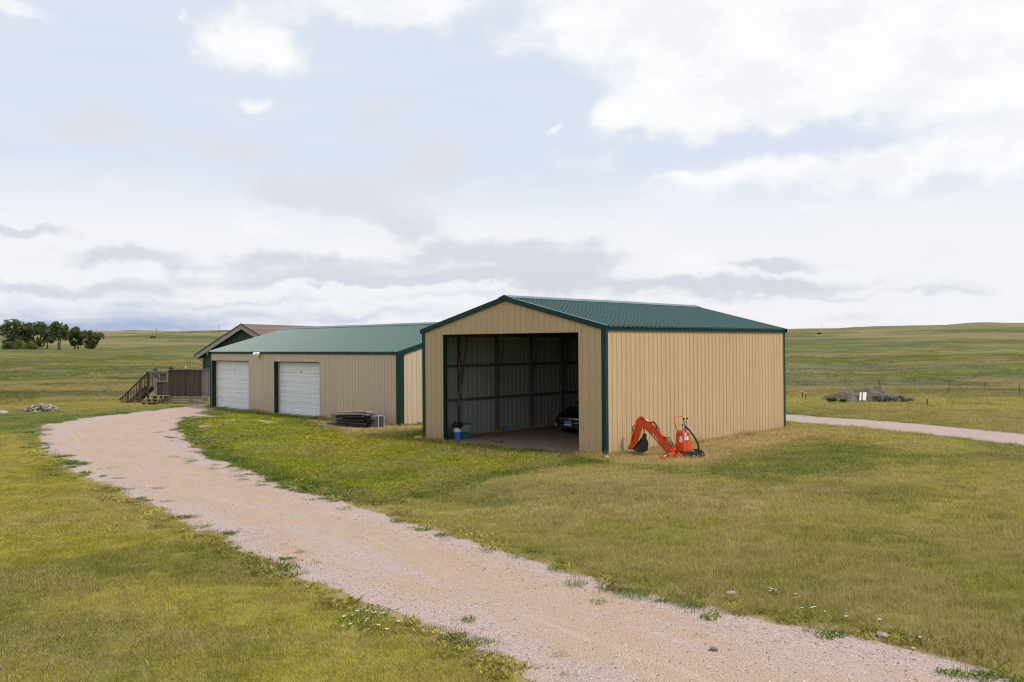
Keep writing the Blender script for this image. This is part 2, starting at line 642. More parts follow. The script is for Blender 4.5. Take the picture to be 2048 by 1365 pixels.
def inst_grass_mat(name):
    """blade colour = the lawn colour stored with each patch, varied per blade"""
    m, nt, out = new_mat(name)
    at = nt.nodes.new('ShaderNodeAttribute')
    at.attribute_type = 'INSTANCER'
    at.attribute_name = 'col'
    dry = nt.nodes.new('ShaderNodeAttribute')
    dry.attribute_type = 'INSTANCER'
    dry.attribute_name = 'dry'
    geo = nt.nodes.new('ShaderNodeNewGeometry')
    rnd = geo.outputs['Random Per Island']
    v = mrange(nt, rnd, 0, 1, 0.50, 1.45)
    vm = nt.nodes.new('ShaderNodeVectorMath')
    vm.operation = 'SCALE'
    nt.links.new(at.outputs['Color'], vm.inputs[0])
    nt.links.new(v, vm.inputs['Scale'])
    wn = nt.nodes.new('ShaderNodeTexWhiteNoise')
    wn.noise_dimensions = '1D'
    nt.links.new(rnd, wn.inputs['W'])
    lt = nt.nodes.new('ShaderNodeMath')
    lt.operation = 'LESS_THAN'
    nt.links.new(wn.outputs['Value'], lt.inputs[0])
    nt.links.new(dry.outputs['Fac'], lt.inputs[1])
    c = mixc(nt, lt.outputs[0], vm.outputs[0], (0.50, 0.38, 0.18))
    d = node(nt, 'ShaderNodeBsdfDiffuse')
    t = node(nt, 'ShaderNodeBsdfTranslucent')
    nt.links.new(c, d.inputs[0])
    nt.links.new(c, t.inputs[0])
    mx = node(nt, 'ShaderNodeMixShader')
    mx.inputs[0].default_value = 0.35
    nt.links.new(d.outputs[0], mx.inputs[1])
    nt.links.new(t.outputs[0], mx.inputs[2])
    nt.links.new(mx.outputs[0], out.inputs[0])
    return m


M['grass'] = inst_grass_mat('grass_blade')


def inst_stone_mat(name):
    m, nt, out = new_mat(name)
    at = nt.nodes.new('ShaderNodeAttribute')
    at.attribute_type = 'INSTANCER'
    at.attribute_name = 'col'
    b = node(nt, 'ShaderNodeBsdfPrincipled', Roughness=0.9)
    nt.links.new(at.outputs['Color'], b.inputs['Base Color'])
    nt.links.new(b.outputs[0], out.inputs[0])
    return m


M['pebble'] = inst_stone_mat('gravel_stone')


def ground_mat():
    m, nt, out = new_mat('prairie_ground')
    b = node(nt, 'ShaderNodeBsdfPrincipled', Roughness=1.0)
    b.inputs['Specular IOR Level'].default_value = 0.1
    at = nt.nodes.new('ShaderNodeVertexColor')
    at.layer_name = 'col'
    far = nt.nodes.new('ShaderNodeAttribute')
    far.attribute_name = 'far'
    geo = nt.nodes.new('ShaderNodeNewGeometry')
    P = geo.outputs['Position']
    a = nz(nt, P, 0.0055, 13, 0.66, 0.5)
    b2 = nz(nt, P, 0.15, 10, 0.65, 0.2)
    c3 = nz(nt, P, 9.0, 6, 0.7)
    base = at.outputs['Color']
    # far prairie: broad drifts of dry straw, sage and dark green
    dry = mixc(nt, mrange(nt, a, 0.50, 0.565, 0, 0.85), base, (0.300, 0.245, 0.125))
    drk = mixc(nt, mrange(nt, a, 0.485, 0.43, 0, 0.9), dry, (0.106, 0.120, 0.030))
    st = mixc(nt, mrange(nt, b2, 0.54, 0.64, 0, 0.65), drk, (0.33, 0.27, 0.145))
    sg = mixc(nt, mrange(nt, b2, 0.46, 0.36, 0, 0.75), st, (0.095, 0.102, 0.040))
    prairie = mixc(nt, far.outputs['Fac'], base, sg)
    fine = mrange(nt, c3, 0.25, 0.75, 0.50, 1.05)
    vm = nt.nodes.new('ShaderNodeVectorMath')
    vm.operation = 'SCALE'
    nt.links.new(prairie, vm.inputs[0])
    nt.links.new(fine, vm.inputs['Scale'])
    nt.links.new(vm.outputs[0], b.inputs['Base Color'])
    bp = node(nt, 'ShaderNodeBump', Strength=0.6, Distance=0.05)
    nt.links.new(c3, bp.inputs['Height'])
    nt.links.new(bp.outputs[0], b.inputs['Normal'])
    nt.links.new(b.outputs[0], out.inputs[0])
    return m


M['ground'] = ground_mat()


def gravel_mat(name, tint=(1, 1, 1)):
    m, nt, out = new_mat(name)
    b = node(nt, 'ShaderNodeBsdfPrincipled', Roughness=0.95)
    b.inputs['Specular IOR Level'].default_value = 0.15
    geo = nt.nodes.new('ShaderNodeNewGeometry')
    P = geo.outputs['Position']
    rut = nt.nodes.new('ShaderNodeAttribute')
    rut.attribute_name = 'rut'
    vo = node(nt, 'ShaderNodeTexVoronoi', Scale=46.0)
    nt.links.new(P, vo.inputs['Vector'])
    vo2 = node(nt, 'ShaderNodeTexVoronoi', Scale=80.0)
    nt.links.new(P, vo2.inputs['Vector'])
    sep = nt.nodes.new('ShaderNodeSeparateColor')
    nt.links.new(vo.outputs['Color'], sep.inputs[0])
    sep2 = nt.nodes.new('ShaderNodeSeparateColor')
    nt.links.new(vo2.outputs['Color'], sep2.inputs[0])
    t = lambda c: tuple(x * y for x, y in zip(c, tint))
    stones = mixc(nt, sep.outputs[0], t((0.39, 0.288, 0.252)), t((0.55, 0.422, 0.374)))
    stones = mixc(nt, mrange(nt, sep2.outputs[1], 0.6, 1.0, 0, 0.5), stones, t((0.62, 0.53, 0.46)))
    stones = mixc(nt, mrange(nt, sep.outputs[2], 0.90, 0.96, 0, 0.45), stones, t((0.28, 0.22, 0.21)))
    fines = mixc(nt, nz(nt, P, 2.5, 8, 0.65), t((0.42, 0.285, 0.205)), t((0.545, 0.392, 0.292)))
    fines = mixc(nt, mrange(nt, sep2.outputs[0], 0.80, 0.95, 0, 0.55), fines, t((0.60, 0.46, 0.37)))
    fines = mixc(nt, mrange(nt, sep2.outputs[2], 0.95, 0.99, 0, 0.4), fines, t((0.28, 0.19, 0.15)))
    grain = mrange(nt, nz(nt, P, 22.0, 4, 0.8), 0.3, 0.7, 0.84, 1.14)
    big = nz(nt, P, 0.55, 7, 0.65, 0.4)
    ad = nt.nodes.new('ShaderNodeMath')
    ad.operation = 'ADD'
    nt.links.new(rut.outputs['Fac'], ad.inputs[0])
    nt.links.new(mrange(nt, big, 0.3, 0.7, -0.45, 0.45), ad.inputs[1])
    lane = nt.nodes.new('ShaderNodeAttribute')
    lane.attribute_name = 'lane'
    ln_ = nz(nt, lane.outputs['Vector'], 1.0, 4, 0.6)
    ad2 = nt.nodes.new('ShaderNodeMath')
    ad2.operation = 'ADD'
    nt.links.new(ad.outputs[0], ad2.inputs[0])
    nt.links.new(mrange(nt, ln_, 0.35, 0.65, -0.60, 0.60), ad2.inputs[1])
    c = mixc(nt, mrange(nt, ad2.outputs[0], 0.25, 0.85), stones, fines)
    c = mixc(nt, mrange(nt, ln_, 0.56, 0.68, 0, 0.35), c, t((0.62, 0.485, 0.40)))
    gs = nt.nodes.new('ShaderNodeVectorMath')
    gs.operation = 'SCALE'
    nt.links.new(c, gs.inputs[0])
    nt.links.new(grain, gs.inputs['Scale'])
    nt.links.new(gs.outputs[0], b.inputs['Base Color'])
    bp = node(nt, 'ShaderNodeBump', Strength=0.9, Distance=0.02)
    nt.links.new(vo.outputs['Distance'], bp.inputs['Height'])
    bp.invert = True
    bp2 = node(nt, 'ShaderNodeBump', Strength=0.25, Distance=0.06)
    nt.links.new(nz(nt, P, 3.0, 8, 0.7), bp2.inputs['Height'])
    nt.links.new(bp.outputs[0], bp2.inputs['Normal'])
    nt.links.new(bp2.outputs[0], b.inputs['Normal'])
    nt.links.new(b.outputs[0], out.inputs[0])
    return m


M['gravel'] = gravel_mat('pink_gravel')
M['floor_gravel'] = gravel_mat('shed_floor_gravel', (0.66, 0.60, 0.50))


# ------------------------------------------------------------------ building positions
SHED_A = np.array([2.5235, 24.7505])
SHED_YAW = 0.8315
SHED_W, SHED_L, SHED_E, SHED_P = 7.32, 10.74, 3.55, 4.47
_r = np.array([math.cos(SHED_YAW), math.sin(SHED_YAW)])
_l = np.array([-math.sin(SHED_YAW), math.cos(SHED_YAW)])
shed_poly = np.array([SHED_A, SHED_A + _r * SHED_L, SHED_A + _r * SHED_L + _l * SHED_W, SHED_A + _l * SHED_W])
GAR_O = gp(422, 815)[:2]
GAR_A = R(-46.3)
GAR_L, GAR_W, GAR_E, GAR_P = 15.94, 8.5, 2.83, 4.0
_gx = np.array([math.cos(GAR_A), math.sin(GAR_A)])
_gy = np.array([-math.sin(GAR_A), math.cos(GAR_A)])
gar_poly = np.array([GAR_O, GAR_O + _gx * GAR_L, GAR_O + _gx * GAR_L + _gy * GAR_W, GAR_O + _gy * GAR_W])


# ------------------------------------------------------------------ terrain
def terrain(x, y):
    x, y = np.asarray(x, float), np.asarray(y, float)
    r = np.hypot(x, y)
    az = np.arctan2(x, y)
    # elevation of the first crest (1500 m) and of the ridge behind it, in photo pixels above eye level
    c1 = 25.5 + 2.5 * np.sin(az * 5.0 + 0.6) + 7.5 * np.exp(-((az - 0.48) / 0.12) ** 2) - 2.0 * np.exp(-((az - 0.31) / 0.08) ** 2)
    zc = EYE + c1 / FPX * 1500
    t = np.clip((r - 62) / 1438, 0, 1)
    z = zc * t ** 1.34
    c2 = 27 + 5.5 * np.exp(-((az + 0.36) / 0.14) ** 2) + 7.0 * np.exp(-((az - 0.47) / 0.10) ** 2) - 2 * np.exp(-((az + 0.5) / 0.1) ** 2)
    z2 = EYE + c2 / FPX * 2700
    s = np.clip((r - 1500) / 1200, 0, 1)
    z = np.where(r > 1500, zc * (1 - s) + z2 * s - 9.0 * np.sin(np.pi * s), z)
    z = np.where(r > 2700, z2 - (r - 2700) * 0.03, z)
    roll = sstep(r, 75, 420)
    amp = np.clip(r / 330.0, 0, 4.5)
    z = z + roll * amp * (fbm(x / 190, y / 190, 3, 3) - 0.5) * 2.6
    z = z + sstep(r, 70, 160) * (fbm(x / 38, y / 38, 3, 8) - 0.5) * 0.75
    # knoll in front of the tree row
    k = gp(0, 740)
    d = at_depth(-10, 690, 250)
    z = z + 1.1 * np.exp(-(((x - d[0]) / 22) ** 2 + ((y - d[1]) / 35) ** 2))
    # slight dip beyond the yard
    z = z - 0.25 * sstep(r, 58, 75) * (1 - sstep(r, 90, 150))
    return np.where(r < 58, 0.0, z)


def on_ground(x, y, tmax=3000):
    """first meeting of a pixel's sight line with the terrain"""
    d = ray(x, y)
    ts = np.concatenate([np.arange(8, 200, 0.5), np.arange(200, tmax, 3)])
    pz = EYE + d[2] * ts
    tz = terrain(d[0] * ts, d[1] * ts)
    h = np.nonzero(pz <= tz)[0]
    t = ts[h[0]] if len(h) else 330.0
    return np.array([d[0] * t, d[1] * t, float(terrain(d[0] * t, d[1] * t))])


# driveway edges traced in the yard, left and right, near to far
LEFT = [(1087, 1360), (1033, 1326), (966, 1312), (912, 1283), (853, 1253), (802, 1224), (725, 1199), (679, 1176), (617, 1159),
        (550, 1124), (481, 1097), (461, 1079), (399, 1059), (344, 1027), (324, 1010), (274, 1002), (229, 974), (174, 955),
        (140, 937), (117, 915), (84, 900), (82, 875), (88, 851), (150, 839), (250, 828), (330, 819), (380, 812), (419, 806)]
RIGHT = [(2033, 1361), (1938, 1335), (1843, 1310), (1748, 1285), (1637, 1263), (1542, 1250), (1400, 1215), (1300, 1192), (1200, 1166),
         (1100, 1137), (980, 1100), (920, 1080), (852, 1060), (790, 1044), (754, 1030), (700, 1014), (669, 1001), (620, 981),
         (556, 966), (505, 940), (461, 930), (424, 917), (385, 892), (365, 868), (366, 850), (375, 836), (400, 828), (424, 820)]
Lw, Rw = wpoly(LEFT), wpoly(RIGHT)
ext = np.array([0.62, -0.55]) * 9.0
Lw = np.vstack([Lw[0] + ext + [1.2, -0.4], Lw])
Rw = np.vstack([Rw[0] + ext, Rw])
drive_poly = np.vstack([Lw, Rw[::-1]])
apron_poly = wpoly([(366, 850), (370, 838), (392, 822), (424, 816), (432, 822), (420, 832), (480, 838), (560, 842), (600, 845), (560, 848), (470, 846), (400, 857)])
TRACK_N = [(2300, 918), (2048, 893), (1900, 874), (1750, 859), (1660, 851), (1574, 843)]
TRACK_F = [(2300, 888), (2048, 869), (1900, 855), (1750, 842), (1660, 836), (1574, 830)]
Tn, Tf = wpoly(TRACK_N), wpoly(TRACK_F)
_td = (Tn[-1] - Tn[-2]) / np.linalg.norm(Tn[-1] - Tn[-2])
_back = [(Tn[-1] + _td * 5 + np.array([-1.5, 0.6]), Tf[-1] + _td * 5 + np.array([-1.5, 0.9])),
         (Tn[-1] + _td * 9 + np.array([-6, 1.0]), Tf[-1] + _td * 9 + np.array([-6, 2.0]))]
Tn = np.vstack([Tn] + [b[0] for b in _back])
Tf = np.vstack([Tf] + [b[1] for b in _back])
track_poly = np.vstack([Tn, Tf[::-1]])
lush_poly = wpoly([(360, 866), (366, 850), (400, 834), (430, 820), (620, 836), (700, 862), (860, 858), (1160, 912), (1215, 926), (1110, 940), (1000, 955), (900, 985),
                   (812, 1007), (760, 1012), (700, 1010), (669, 1000), (620, 981), (556, 966), (505, 940), (461, 930), (424, 917), (385, 892)])
straw1 = wpoly([(1160, 914), (1216, 924), (1270, 930), (1410, 932), (1500, 905), (1640, 872), (1600, 858), (1567, 857), (1212, 910)])
straw2 = wpoly([(640, 852), (700, 872), (800, 872), (850, 862), (850, 852), (800, 850), (660, 842), (600, 842)])
green_r = wpoly([(1150, 925), (1300, 938), (1480, 962), (1720, 950), (1840, 915), (1720, 885), (1620, 876), (1490, 912), (1420, 936), (1290, 934)])
tan_r = wpoly([(1000, 962), (1300, 950), (1500, 970), (1720, 960), (1560, 1050), (1250, 1050), (1020, 1010)])
far_strip = wpoly([(1574, 829), (2300, 888), (2300, 850), (1900, 812), (1574, 806)])

C_LAWN = np.array([0.445, 0.405, 0.060])
C_LUSH = np.array([0.375, 0.405, 0.042])
C_DARK = np.array([0.126, 0.202, 0.042])
C_DRY = np.array([0.437, 0.348, 0.121])
C_STRAW = np.array([0.62, 0.45, 0.215])
C_RIGHT = np.array([0.430, 0.400, 0.092])
C_FIELD = np.array([0.166, 0.173, 0.030])


def zone_colour(x, y, bare_ground=True):
    x, y = np.asarray(x, float), np.asarray(y, float)
    r = np.hypot(x, y)
    m = lambda a, b, t: a * (1 - t[:, None]) + b * t[:, None]
    c = np.tile(C_LAWN, (len(x), 1))
    n_a, n_b, n_c = fbm(x / 2.6, y / 2.6, 4, 1), fbm(x / 0.8, y / 0.8, 3, 2), fbm(x / 7, y / 7, 3, 4)
    ddrive = poly_dist(x, y, drive_poly)
    # right of the driveway the lawn is drier
    road_side = sstep(x - np.interp(y, Rw[::-1][:, 1][np.argsort(Rw[::-1][:, 1])], Rw[::-1][:, 0][np.argsort(Rw[::-1][:, 1])]), -0.2, 0.6)
    c = m(c, C_RIGHT, road_side)
    dl = poly_dist(x, y, lush_poly)
    lush = sstep(-dl + (n_b - 0.5) * 0.5, -0.1, 0.25)
    c = m(c, np.array([0.135, 0.165, 0.040]), sstep(n_a, 0.53, 0.70) * 0.6)
    c = m(c, C_DRY, sstep(1 - n_a, 0.52, 0.72) * 0.6)
    c = m(c, np.array([0.42, 0.36, 0.065]), sstep(n_c, 0.52, 0.68) * 0.45 * (1 - road_side))
    c = m(c, C_LUSH, lush * 0.9)
    c = m(c, np.array([0.46, 0.43, 0.035]), lush * sstep(n_a, 0.50, 0.66) * 0.7)
    edge = lush * (1 - sstep(-dl, 0.15, 1.3))
    c = m(c, C_DARK, np.clip(edge * 0.8 + lush * sstep(1 - n_a, .58, .72) * .4, 0, 1) * (y < 60))
    c = m(c, np.array([0.190, 0.260, 0.055]), sstep(-poly_dist(x, y, green_r) + (n_b - .5) * 3.0 + (n_a - .5) * 3.0, -0.6, 1.0) * 0.8)
    c = m(c, np.array([0.315, 0.315, 0.060]), road_side * (1 - sstep(y, 12.5, 18.0)) * 0.8 * (1 - lush))
    c = m(c, np.array([0.46, 0.36, 0.16]), sstep(-poly_dist(x, y, tan_r) + (n_b - .5) * 2.5, -0.2, 1.0) * 0.6)
    for s in (straw1, straw2):
        c = m(c, C_STRAW, sstep(-poly_dist(x, y, s) + (n_b - 0.5) * 1.2, -0.1, 0.5) * np.clip(0.55 + 0.6 * n_b, 0, 0.95))
    # dark weeds hugging the gravel at the bend
    w1 = wpoly([(75, 912), (45, 895), (22, 872), (20, 852), (95, 850), (105, 880), (125, 918), (140, 932)])
    c = m(c, C_DARK, sstep(-poly_dist(x, y, w1) + (n_b - .5) * 1.4, 0, 0.6) * 0.9)
    # mown green strip beyond the driveway and the track
    strip = sstep(y + (n_b - .5) * 2, 33, 35) * (1 - sstep(r + (n_b - .5) * 4, 47, 54)) * (x < -13)
    c = m(c, np.array([0.165, 0.225, 0.045]), strip * 0.95)
    fs = sstep(-poly_dist(x, y, far_strip) + (n_b - .5), 0, 1.2)
    c = m(c, np.array([0.31, 0.285, 0.09]), fs * 0.6)
    fe = np.exp(-(poly_dist(x, y, track_poly) / 0.45) ** 2) * (x > 8)
    c = m(c, C_DARK * 1.1, np.clip(fe, 0, 1) * 0.75)
    far = sstep(r, 50, 66)
    cf = np.tile(C_FIELD, (len(x), 1))
    cf = m(cf, np.array([0.27, 0.225, 0.105]), sstep(fbm(x / 60, y / 60, 4, 9), .5, .68) * .7)
    cf = m(cf, np.array([0.165, 0.175, 0.105]), sstep(fbm(x / 33, y / 20, 4, 12), .56, .68) * .6)
    cf = m(cf, np.array([0.108, 0.124, 0.028]), sstep(fbm(x / 45, y / 45, 4, 15), .5, .66) * .7)
    az = np.arctan2(x, y)
    cf = m(cf, np.array([0.42, 0.33, 0.20]), sstep(r, 1550, 1800) * (az < -0.1) * 0.9)
    cf = m(cf, np.array([0.25, 0.205, 0.125]), sstep(r, 600, 1300) * (1 - sstep(r, 1550, 1800) * (az < -0.1)) * 0.55)
    c = m(c, cf, far)
    c_thatch = m(c, np.array([0.24, 0.175, 0.095]), np.full(len(x), 0.45) * (1 - far))
    if not bare_ground:
        return np.clip(c, 0, 1)
    c = c_thatch
    bare = sstep(-ddrive, -0.35, 0.1)
    c = m(c, np.array([0.46, 0.34, 0.265]), bare * 0.85)
    c = m(c, np.array([0.33, 0.25, 0.18]), sstep(-poly_dist(x, y, track_poly), -0.2, 0.1) * 0.8)
    return np.clip(c, 0, 1)


def build_ground():
    rr = [2.0]
    while rr[-1] < 6500:
        rr.append(rr[-1] * (1.022 if rr[-1] < 120 else 1.03))
    rr = np.array(rr)
    a = np.concatenate([np.arange(-44, 44, 0.30), np.arange(44, 316, 3.4)])
    a = np.radians(a)
    nr, na = len(rr), len(a)
    RRg, AA = np.meshgrid(rr, a, indexing='ij')
    x, y = (RRg * np.sin(AA)).ravel(), (RRg * np.cos(AA)).ravel()
    z = terrain(x, y)
    x = np.append(x, 0)
    y = np.append(y, 0)
    z = np.append(z, 0)
    ids = np.arange(nr * na).reshape(nr, na)
    i0, i1 = ids[:-1], ids[1:]
    q = np.stack([i0, np.roll(i0, -1, 1), np.roll(i1, -1, 1), i1], -1).reshape(-1, 4)[:, ::-1]
    faces = [tuple(f) for f in q.tolist()] + [(nr * na, int(ids[0, k]), int(ids[0, (k + 1) % na])) for k in range(na)]
    faces[-na:] = [(f[0], f[2], f[1]) for f in faces[-na:]]
    me = bpy.data.meshes.new('ground')
    me.from_pydata(np.stack([x, y, z], 1).tolist(), [], faces)
    me.materials.append(M['ground'])
    me.polygons.foreach_set('use_smooth', [True] * len(me.polygons))
    c = zone_colour(x, y)
    ca = me.color_attributes.new('col', 'FLOAT_COLOR', 'POINT')
    ca.data.foreach_set('color', np.hstack([c, np.ones((len(c), 1))]).ravel().astype(np.float32))
    fa = me.attributes.new('far', 'FLOAT', 'POINT')
    fa.data.foreach_set('value', sstep(np.hypot(x, y), 50, 75).astype(np.float32))
    bm = bmesh.new()
    bm.from_mesh(me)
    bmesh.ops.recalc_face_normals(bm, faces=bm.faces)
    up = sum(f.normal.z for f in bm.faces)
    if up < 0:
        bmesh.ops.reverse_faces(bm, faces=bm.faces)
    bm.to_mesh(me)
    bm.free()
    o = link('ground', me)
    tag(o, kind='structure')
    return o


build_ground()


def strip_road(name, A, B, z, mat, across, step, ruts, seed):
    """gravel sheet between two traced edges, with a ragged border and a rut attribute"""
    def resample(P, n):
        s = np.concatenate([[0], np.cumsum(np.linalg.norm(np.diff(P, axis=0), axis=1))])
        t = np.linspace(0, s[-1], n)
        return np.stack([np.interp(t, s, P[:, 0]), np.interp(t, s, P[:, 1])], 1)
    # keep the pairing of the traced points
    k = len(A)
    mid = (A + B) / 2
    s = np.concatenate([[0], np.cumsum(np.linalg.norm(np.diff(mid, axis=0), axis=1))])
    n = int(s[-1] / step) + 2
    t = np.linspace(0, s[-1], n)
    a = np.stack([np.interp(t, s, A[:, 0]), np.interp(t, s, A[:, 1])], 1)
    b = np.stack([np.interp(t, s, B[:, 0]), np.interp(t, s, B[:, 1])], 1)
    w = np.linalg.norm(b - a, axis=1, keepdims=True)
    d = (b - a) / w
    ja = (fbm(t / 0.5, t * 0 + 3, 4, seed) - 0.5)[:, None] * 0.35 - 0.12
    jb = (fbm(t / 0.5, t * 0 + 8, 4, seed + 2) - 0.5)[:, None] * 0.35 + 0.12
    a2, b2 = a + d * ja, b + d * jb
    vs_, rut, trk = [], [], []
    for j in range(across + 1):
        f = j / across
        vs_.append(np.hstack([a2 * (1 - f) + b2 * f, np.full((n, 1), z)]))
        v = sum(h * math.exp(-((f - c) / wd) ** 2) for c, wd, h in ruts)
        rut.append(np.full(n, v))
        trk.append(np.stack([t * 0.16, f * w[:, 0] * 2.1, t * 0], 1))
    V = np.stack(vs_, 1).reshape(-1, 3)
    Ru = np.stack(rut, 1).ravel()
    ids = np.arange(n * (across + 1)).reshape(n, across + 1)
    q = np.stack([ids[:-1, :-1], ids[:-1, 1:], ids[1:, 1:], ids[1:, :-1]], -1).reshape(-1, 4)
    me = bpy.data.meshes.new(name)
    me.from_pydata(V.tolist(), [], [tuple(f) for f in q.tolist()])
    me.materials.append(mat)
    tk = me.attributes.new('lane', 'FLOAT_VECTOR', 'POINT')
    tk.data.foreach_set('vector', np.stack(trk, 1).reshape(-1).astype(np.float32))
    at = me.attributes.new('rut', 'FLOAT', 'POINT')
    at.data.foreach_set('value', Ru.astype(np.float32))
    bm = bmesh.new()
    bm.from_mesh(me)
    if sum(f.normal.z * f.calc_area() for f in bm.faces) < 0:
        bmesh.ops.reverse_faces(bm, faces=bm.faces)
    bm.to_mesh(me)
    bm.free()
    o = link(name, me)
    tag(o, kind='structure')
    return o


strip_road('gravel_driveway', Lw, Rw, 0.004, M['gravel'], 24, 0.10,
           [(0.30, 0.17, 0.75), (0.70, 0.17, 0.85), (0.5, 0.12, 0.35)], 21)
strip_road('gravel_track', Tf, Tn, 0.008, M['gravel'], 8, 0.15, [(0.5, 0.2, 0.15)], 31)


def apron():
    b = MB()
    c = apron_poly.mean(0)
    pts = []
    n = len(apron_poly)
    for i in range(n):
        p, q = apron_poly[i], apron_poly[(i + 1) % n]
        k = max(2, int(np.linalg.norm(q - p) / 0.2))
        for j in range(k):
            s = p + (q - p) * j / k
            dirn = (s - c) / np.linalg.norm(s - c)
            s = s + dirn * (float(fbm(np.array([s[0] * 2]), np.array([s[1] * 2]), 3, 6)[0]) - 0.5) * 0.7
            pts.append((s[0], s[1], 0.010))
    b.add(pts, [tuple(range(len(pts)))])
    o = b.build('gravel_apron', M['gravel'], fix=False)
    if o.data.polygons[0].normal.z < 0:
        o.data.flip_normals()
    bm = bmesh.new()
    bm.from_mesh(o.data)
    bmesh.ops.triangulate(bm, faces=bm.faces)
    bm.to_mesh(o.data)
    bm.free()
    tag(o, kind='structure')


apron()


# ------------------------------------------------------------------ ribbed sheet panels
RIB = 0.020


def panel_profile(width, nribs=4, RIB=RIB):
    """offsets across one panel: (position, height of sheet)"""
    pr = []
    p = width / nribs
    for i in range(nribs):
        c = (i + 0.5) * p
        e, t_ = (0.030, 0.012) if RIB < 0.03 else (0.034, 0.016)
        pr += [(c - e, 0.0), (c - t_, RIB), (c + t_, RIB), (c + e, 0.0)]
    return [(0.0, 0.0)] + pr + [(width, 0.0)]


def wall_panel(parent, name, origin, along, out, width, zlo, zhi, mats, nribs=4, thick=0.006, clip=None):
    """sheet of one panel; zhi/zlo may be functions of the distance along the wall; clip=(lo,hi) cuts it"""
    along, out, origin = Vector(along), Vector(out), Vector(origin)
    pr = panel_profile(width, nribs)
    if clip:
        lo, hi = clip
        hs = lambda s: np.interp(s, [q[0] for q in pr], [q[1] for q in pr])
        pr = [(lo, float(hs(lo)))] + [q for q in pr if lo < q[0] < hi] + [(hi, float(hs(hi)))]
    b = MB()
    n = len(pr)
    fl = zlo if callable(zlo) else (lambda s: zlo)
    fh = zhi if callable(zhi) else (lambda s: zhi)
    rows = []
    for off in (0.0, -thick):
        for fz in (fl, fh):
            rows.append([origin + along * s + out * (h + off) + Vector((0, 0, fz(s))) for s, h in pr])
    pts = rows[0] + rows[1] + rows[2] + rows[3]
    o_lo, o_hi, i_lo, i_hi = 0, n, 2 * n, 3 * n
    fo, fi, fe = [], [], []
    for k in range(n - 1):
        fo.append((o_lo + k, o_lo + k + 1, o_hi + k + 1, o_hi + k))
        fi.append((i_lo + k + 1, i_lo + k, i_hi + k, i_hi + k + 1))
        fe.append((o_lo + k + 1, o_lo + k, i_lo + k, i_lo + k + 1))
        fe.append((o_hi + k, o_hi + k + 1, i_hi + k + 1, i_hi + k))
    fe.append((o_lo, o_hi, i_hi, i_lo))
    fe.append((o_lo + n - 1, i_lo + n - 1, i_hi + n - 1, o_hi + n - 1))
    b.add(pts, fo + fe)
    b.mi = 1
    k0 = len(b.f)
    b.f += fi
    b.m += [1] * len(fi)
    return b.build(name, mats, parent)


def roof_panel(parent, name, p_eave, run, along, width, mats, nribs=4, thick=0.005):
    """panel from the eave up the slope: run is the eave-to-ridge vector, along the eave direction"""
    p, run, along = Vector(p_eave), Vector(run), Vector(along)
    up = along.cross(run).normalized()
    if up.z < 0:
        up = -up
    pr = panel_profile(width, nribs, 0.042)
    b = MB()
    n = len(pr)
    rows = []
    for off in (0.0, -thick):
        for e in (Vector((0, 0, 0)), run):
            rows.append([p + along * s + up * (h + off) + e for s, h in pr])
    pts = sum(rows, [])
    fs = []
    for k in range(n - 1):
        fs.append((k, k + 1, n + k + 1, n + k))
        fs.append((2 * n + k + 1, 2 * n + k, 3 * n + k, 3 * n + k + 1))
        fs.append((k + 1, k, 2 * n + k, 2 * n + k + 1))
        fs.append((n + k, n + k + 1, 3 * n + k + 1, 3 * n + k))
    fs.append((0, n, 3 * n, 2 * n))
    fs.append((n - 1, 3 * n - 1, 4 * n - 1, 2 * n - 1))
    b.add(pts, fs)
    return b.build(name, mats, parent)


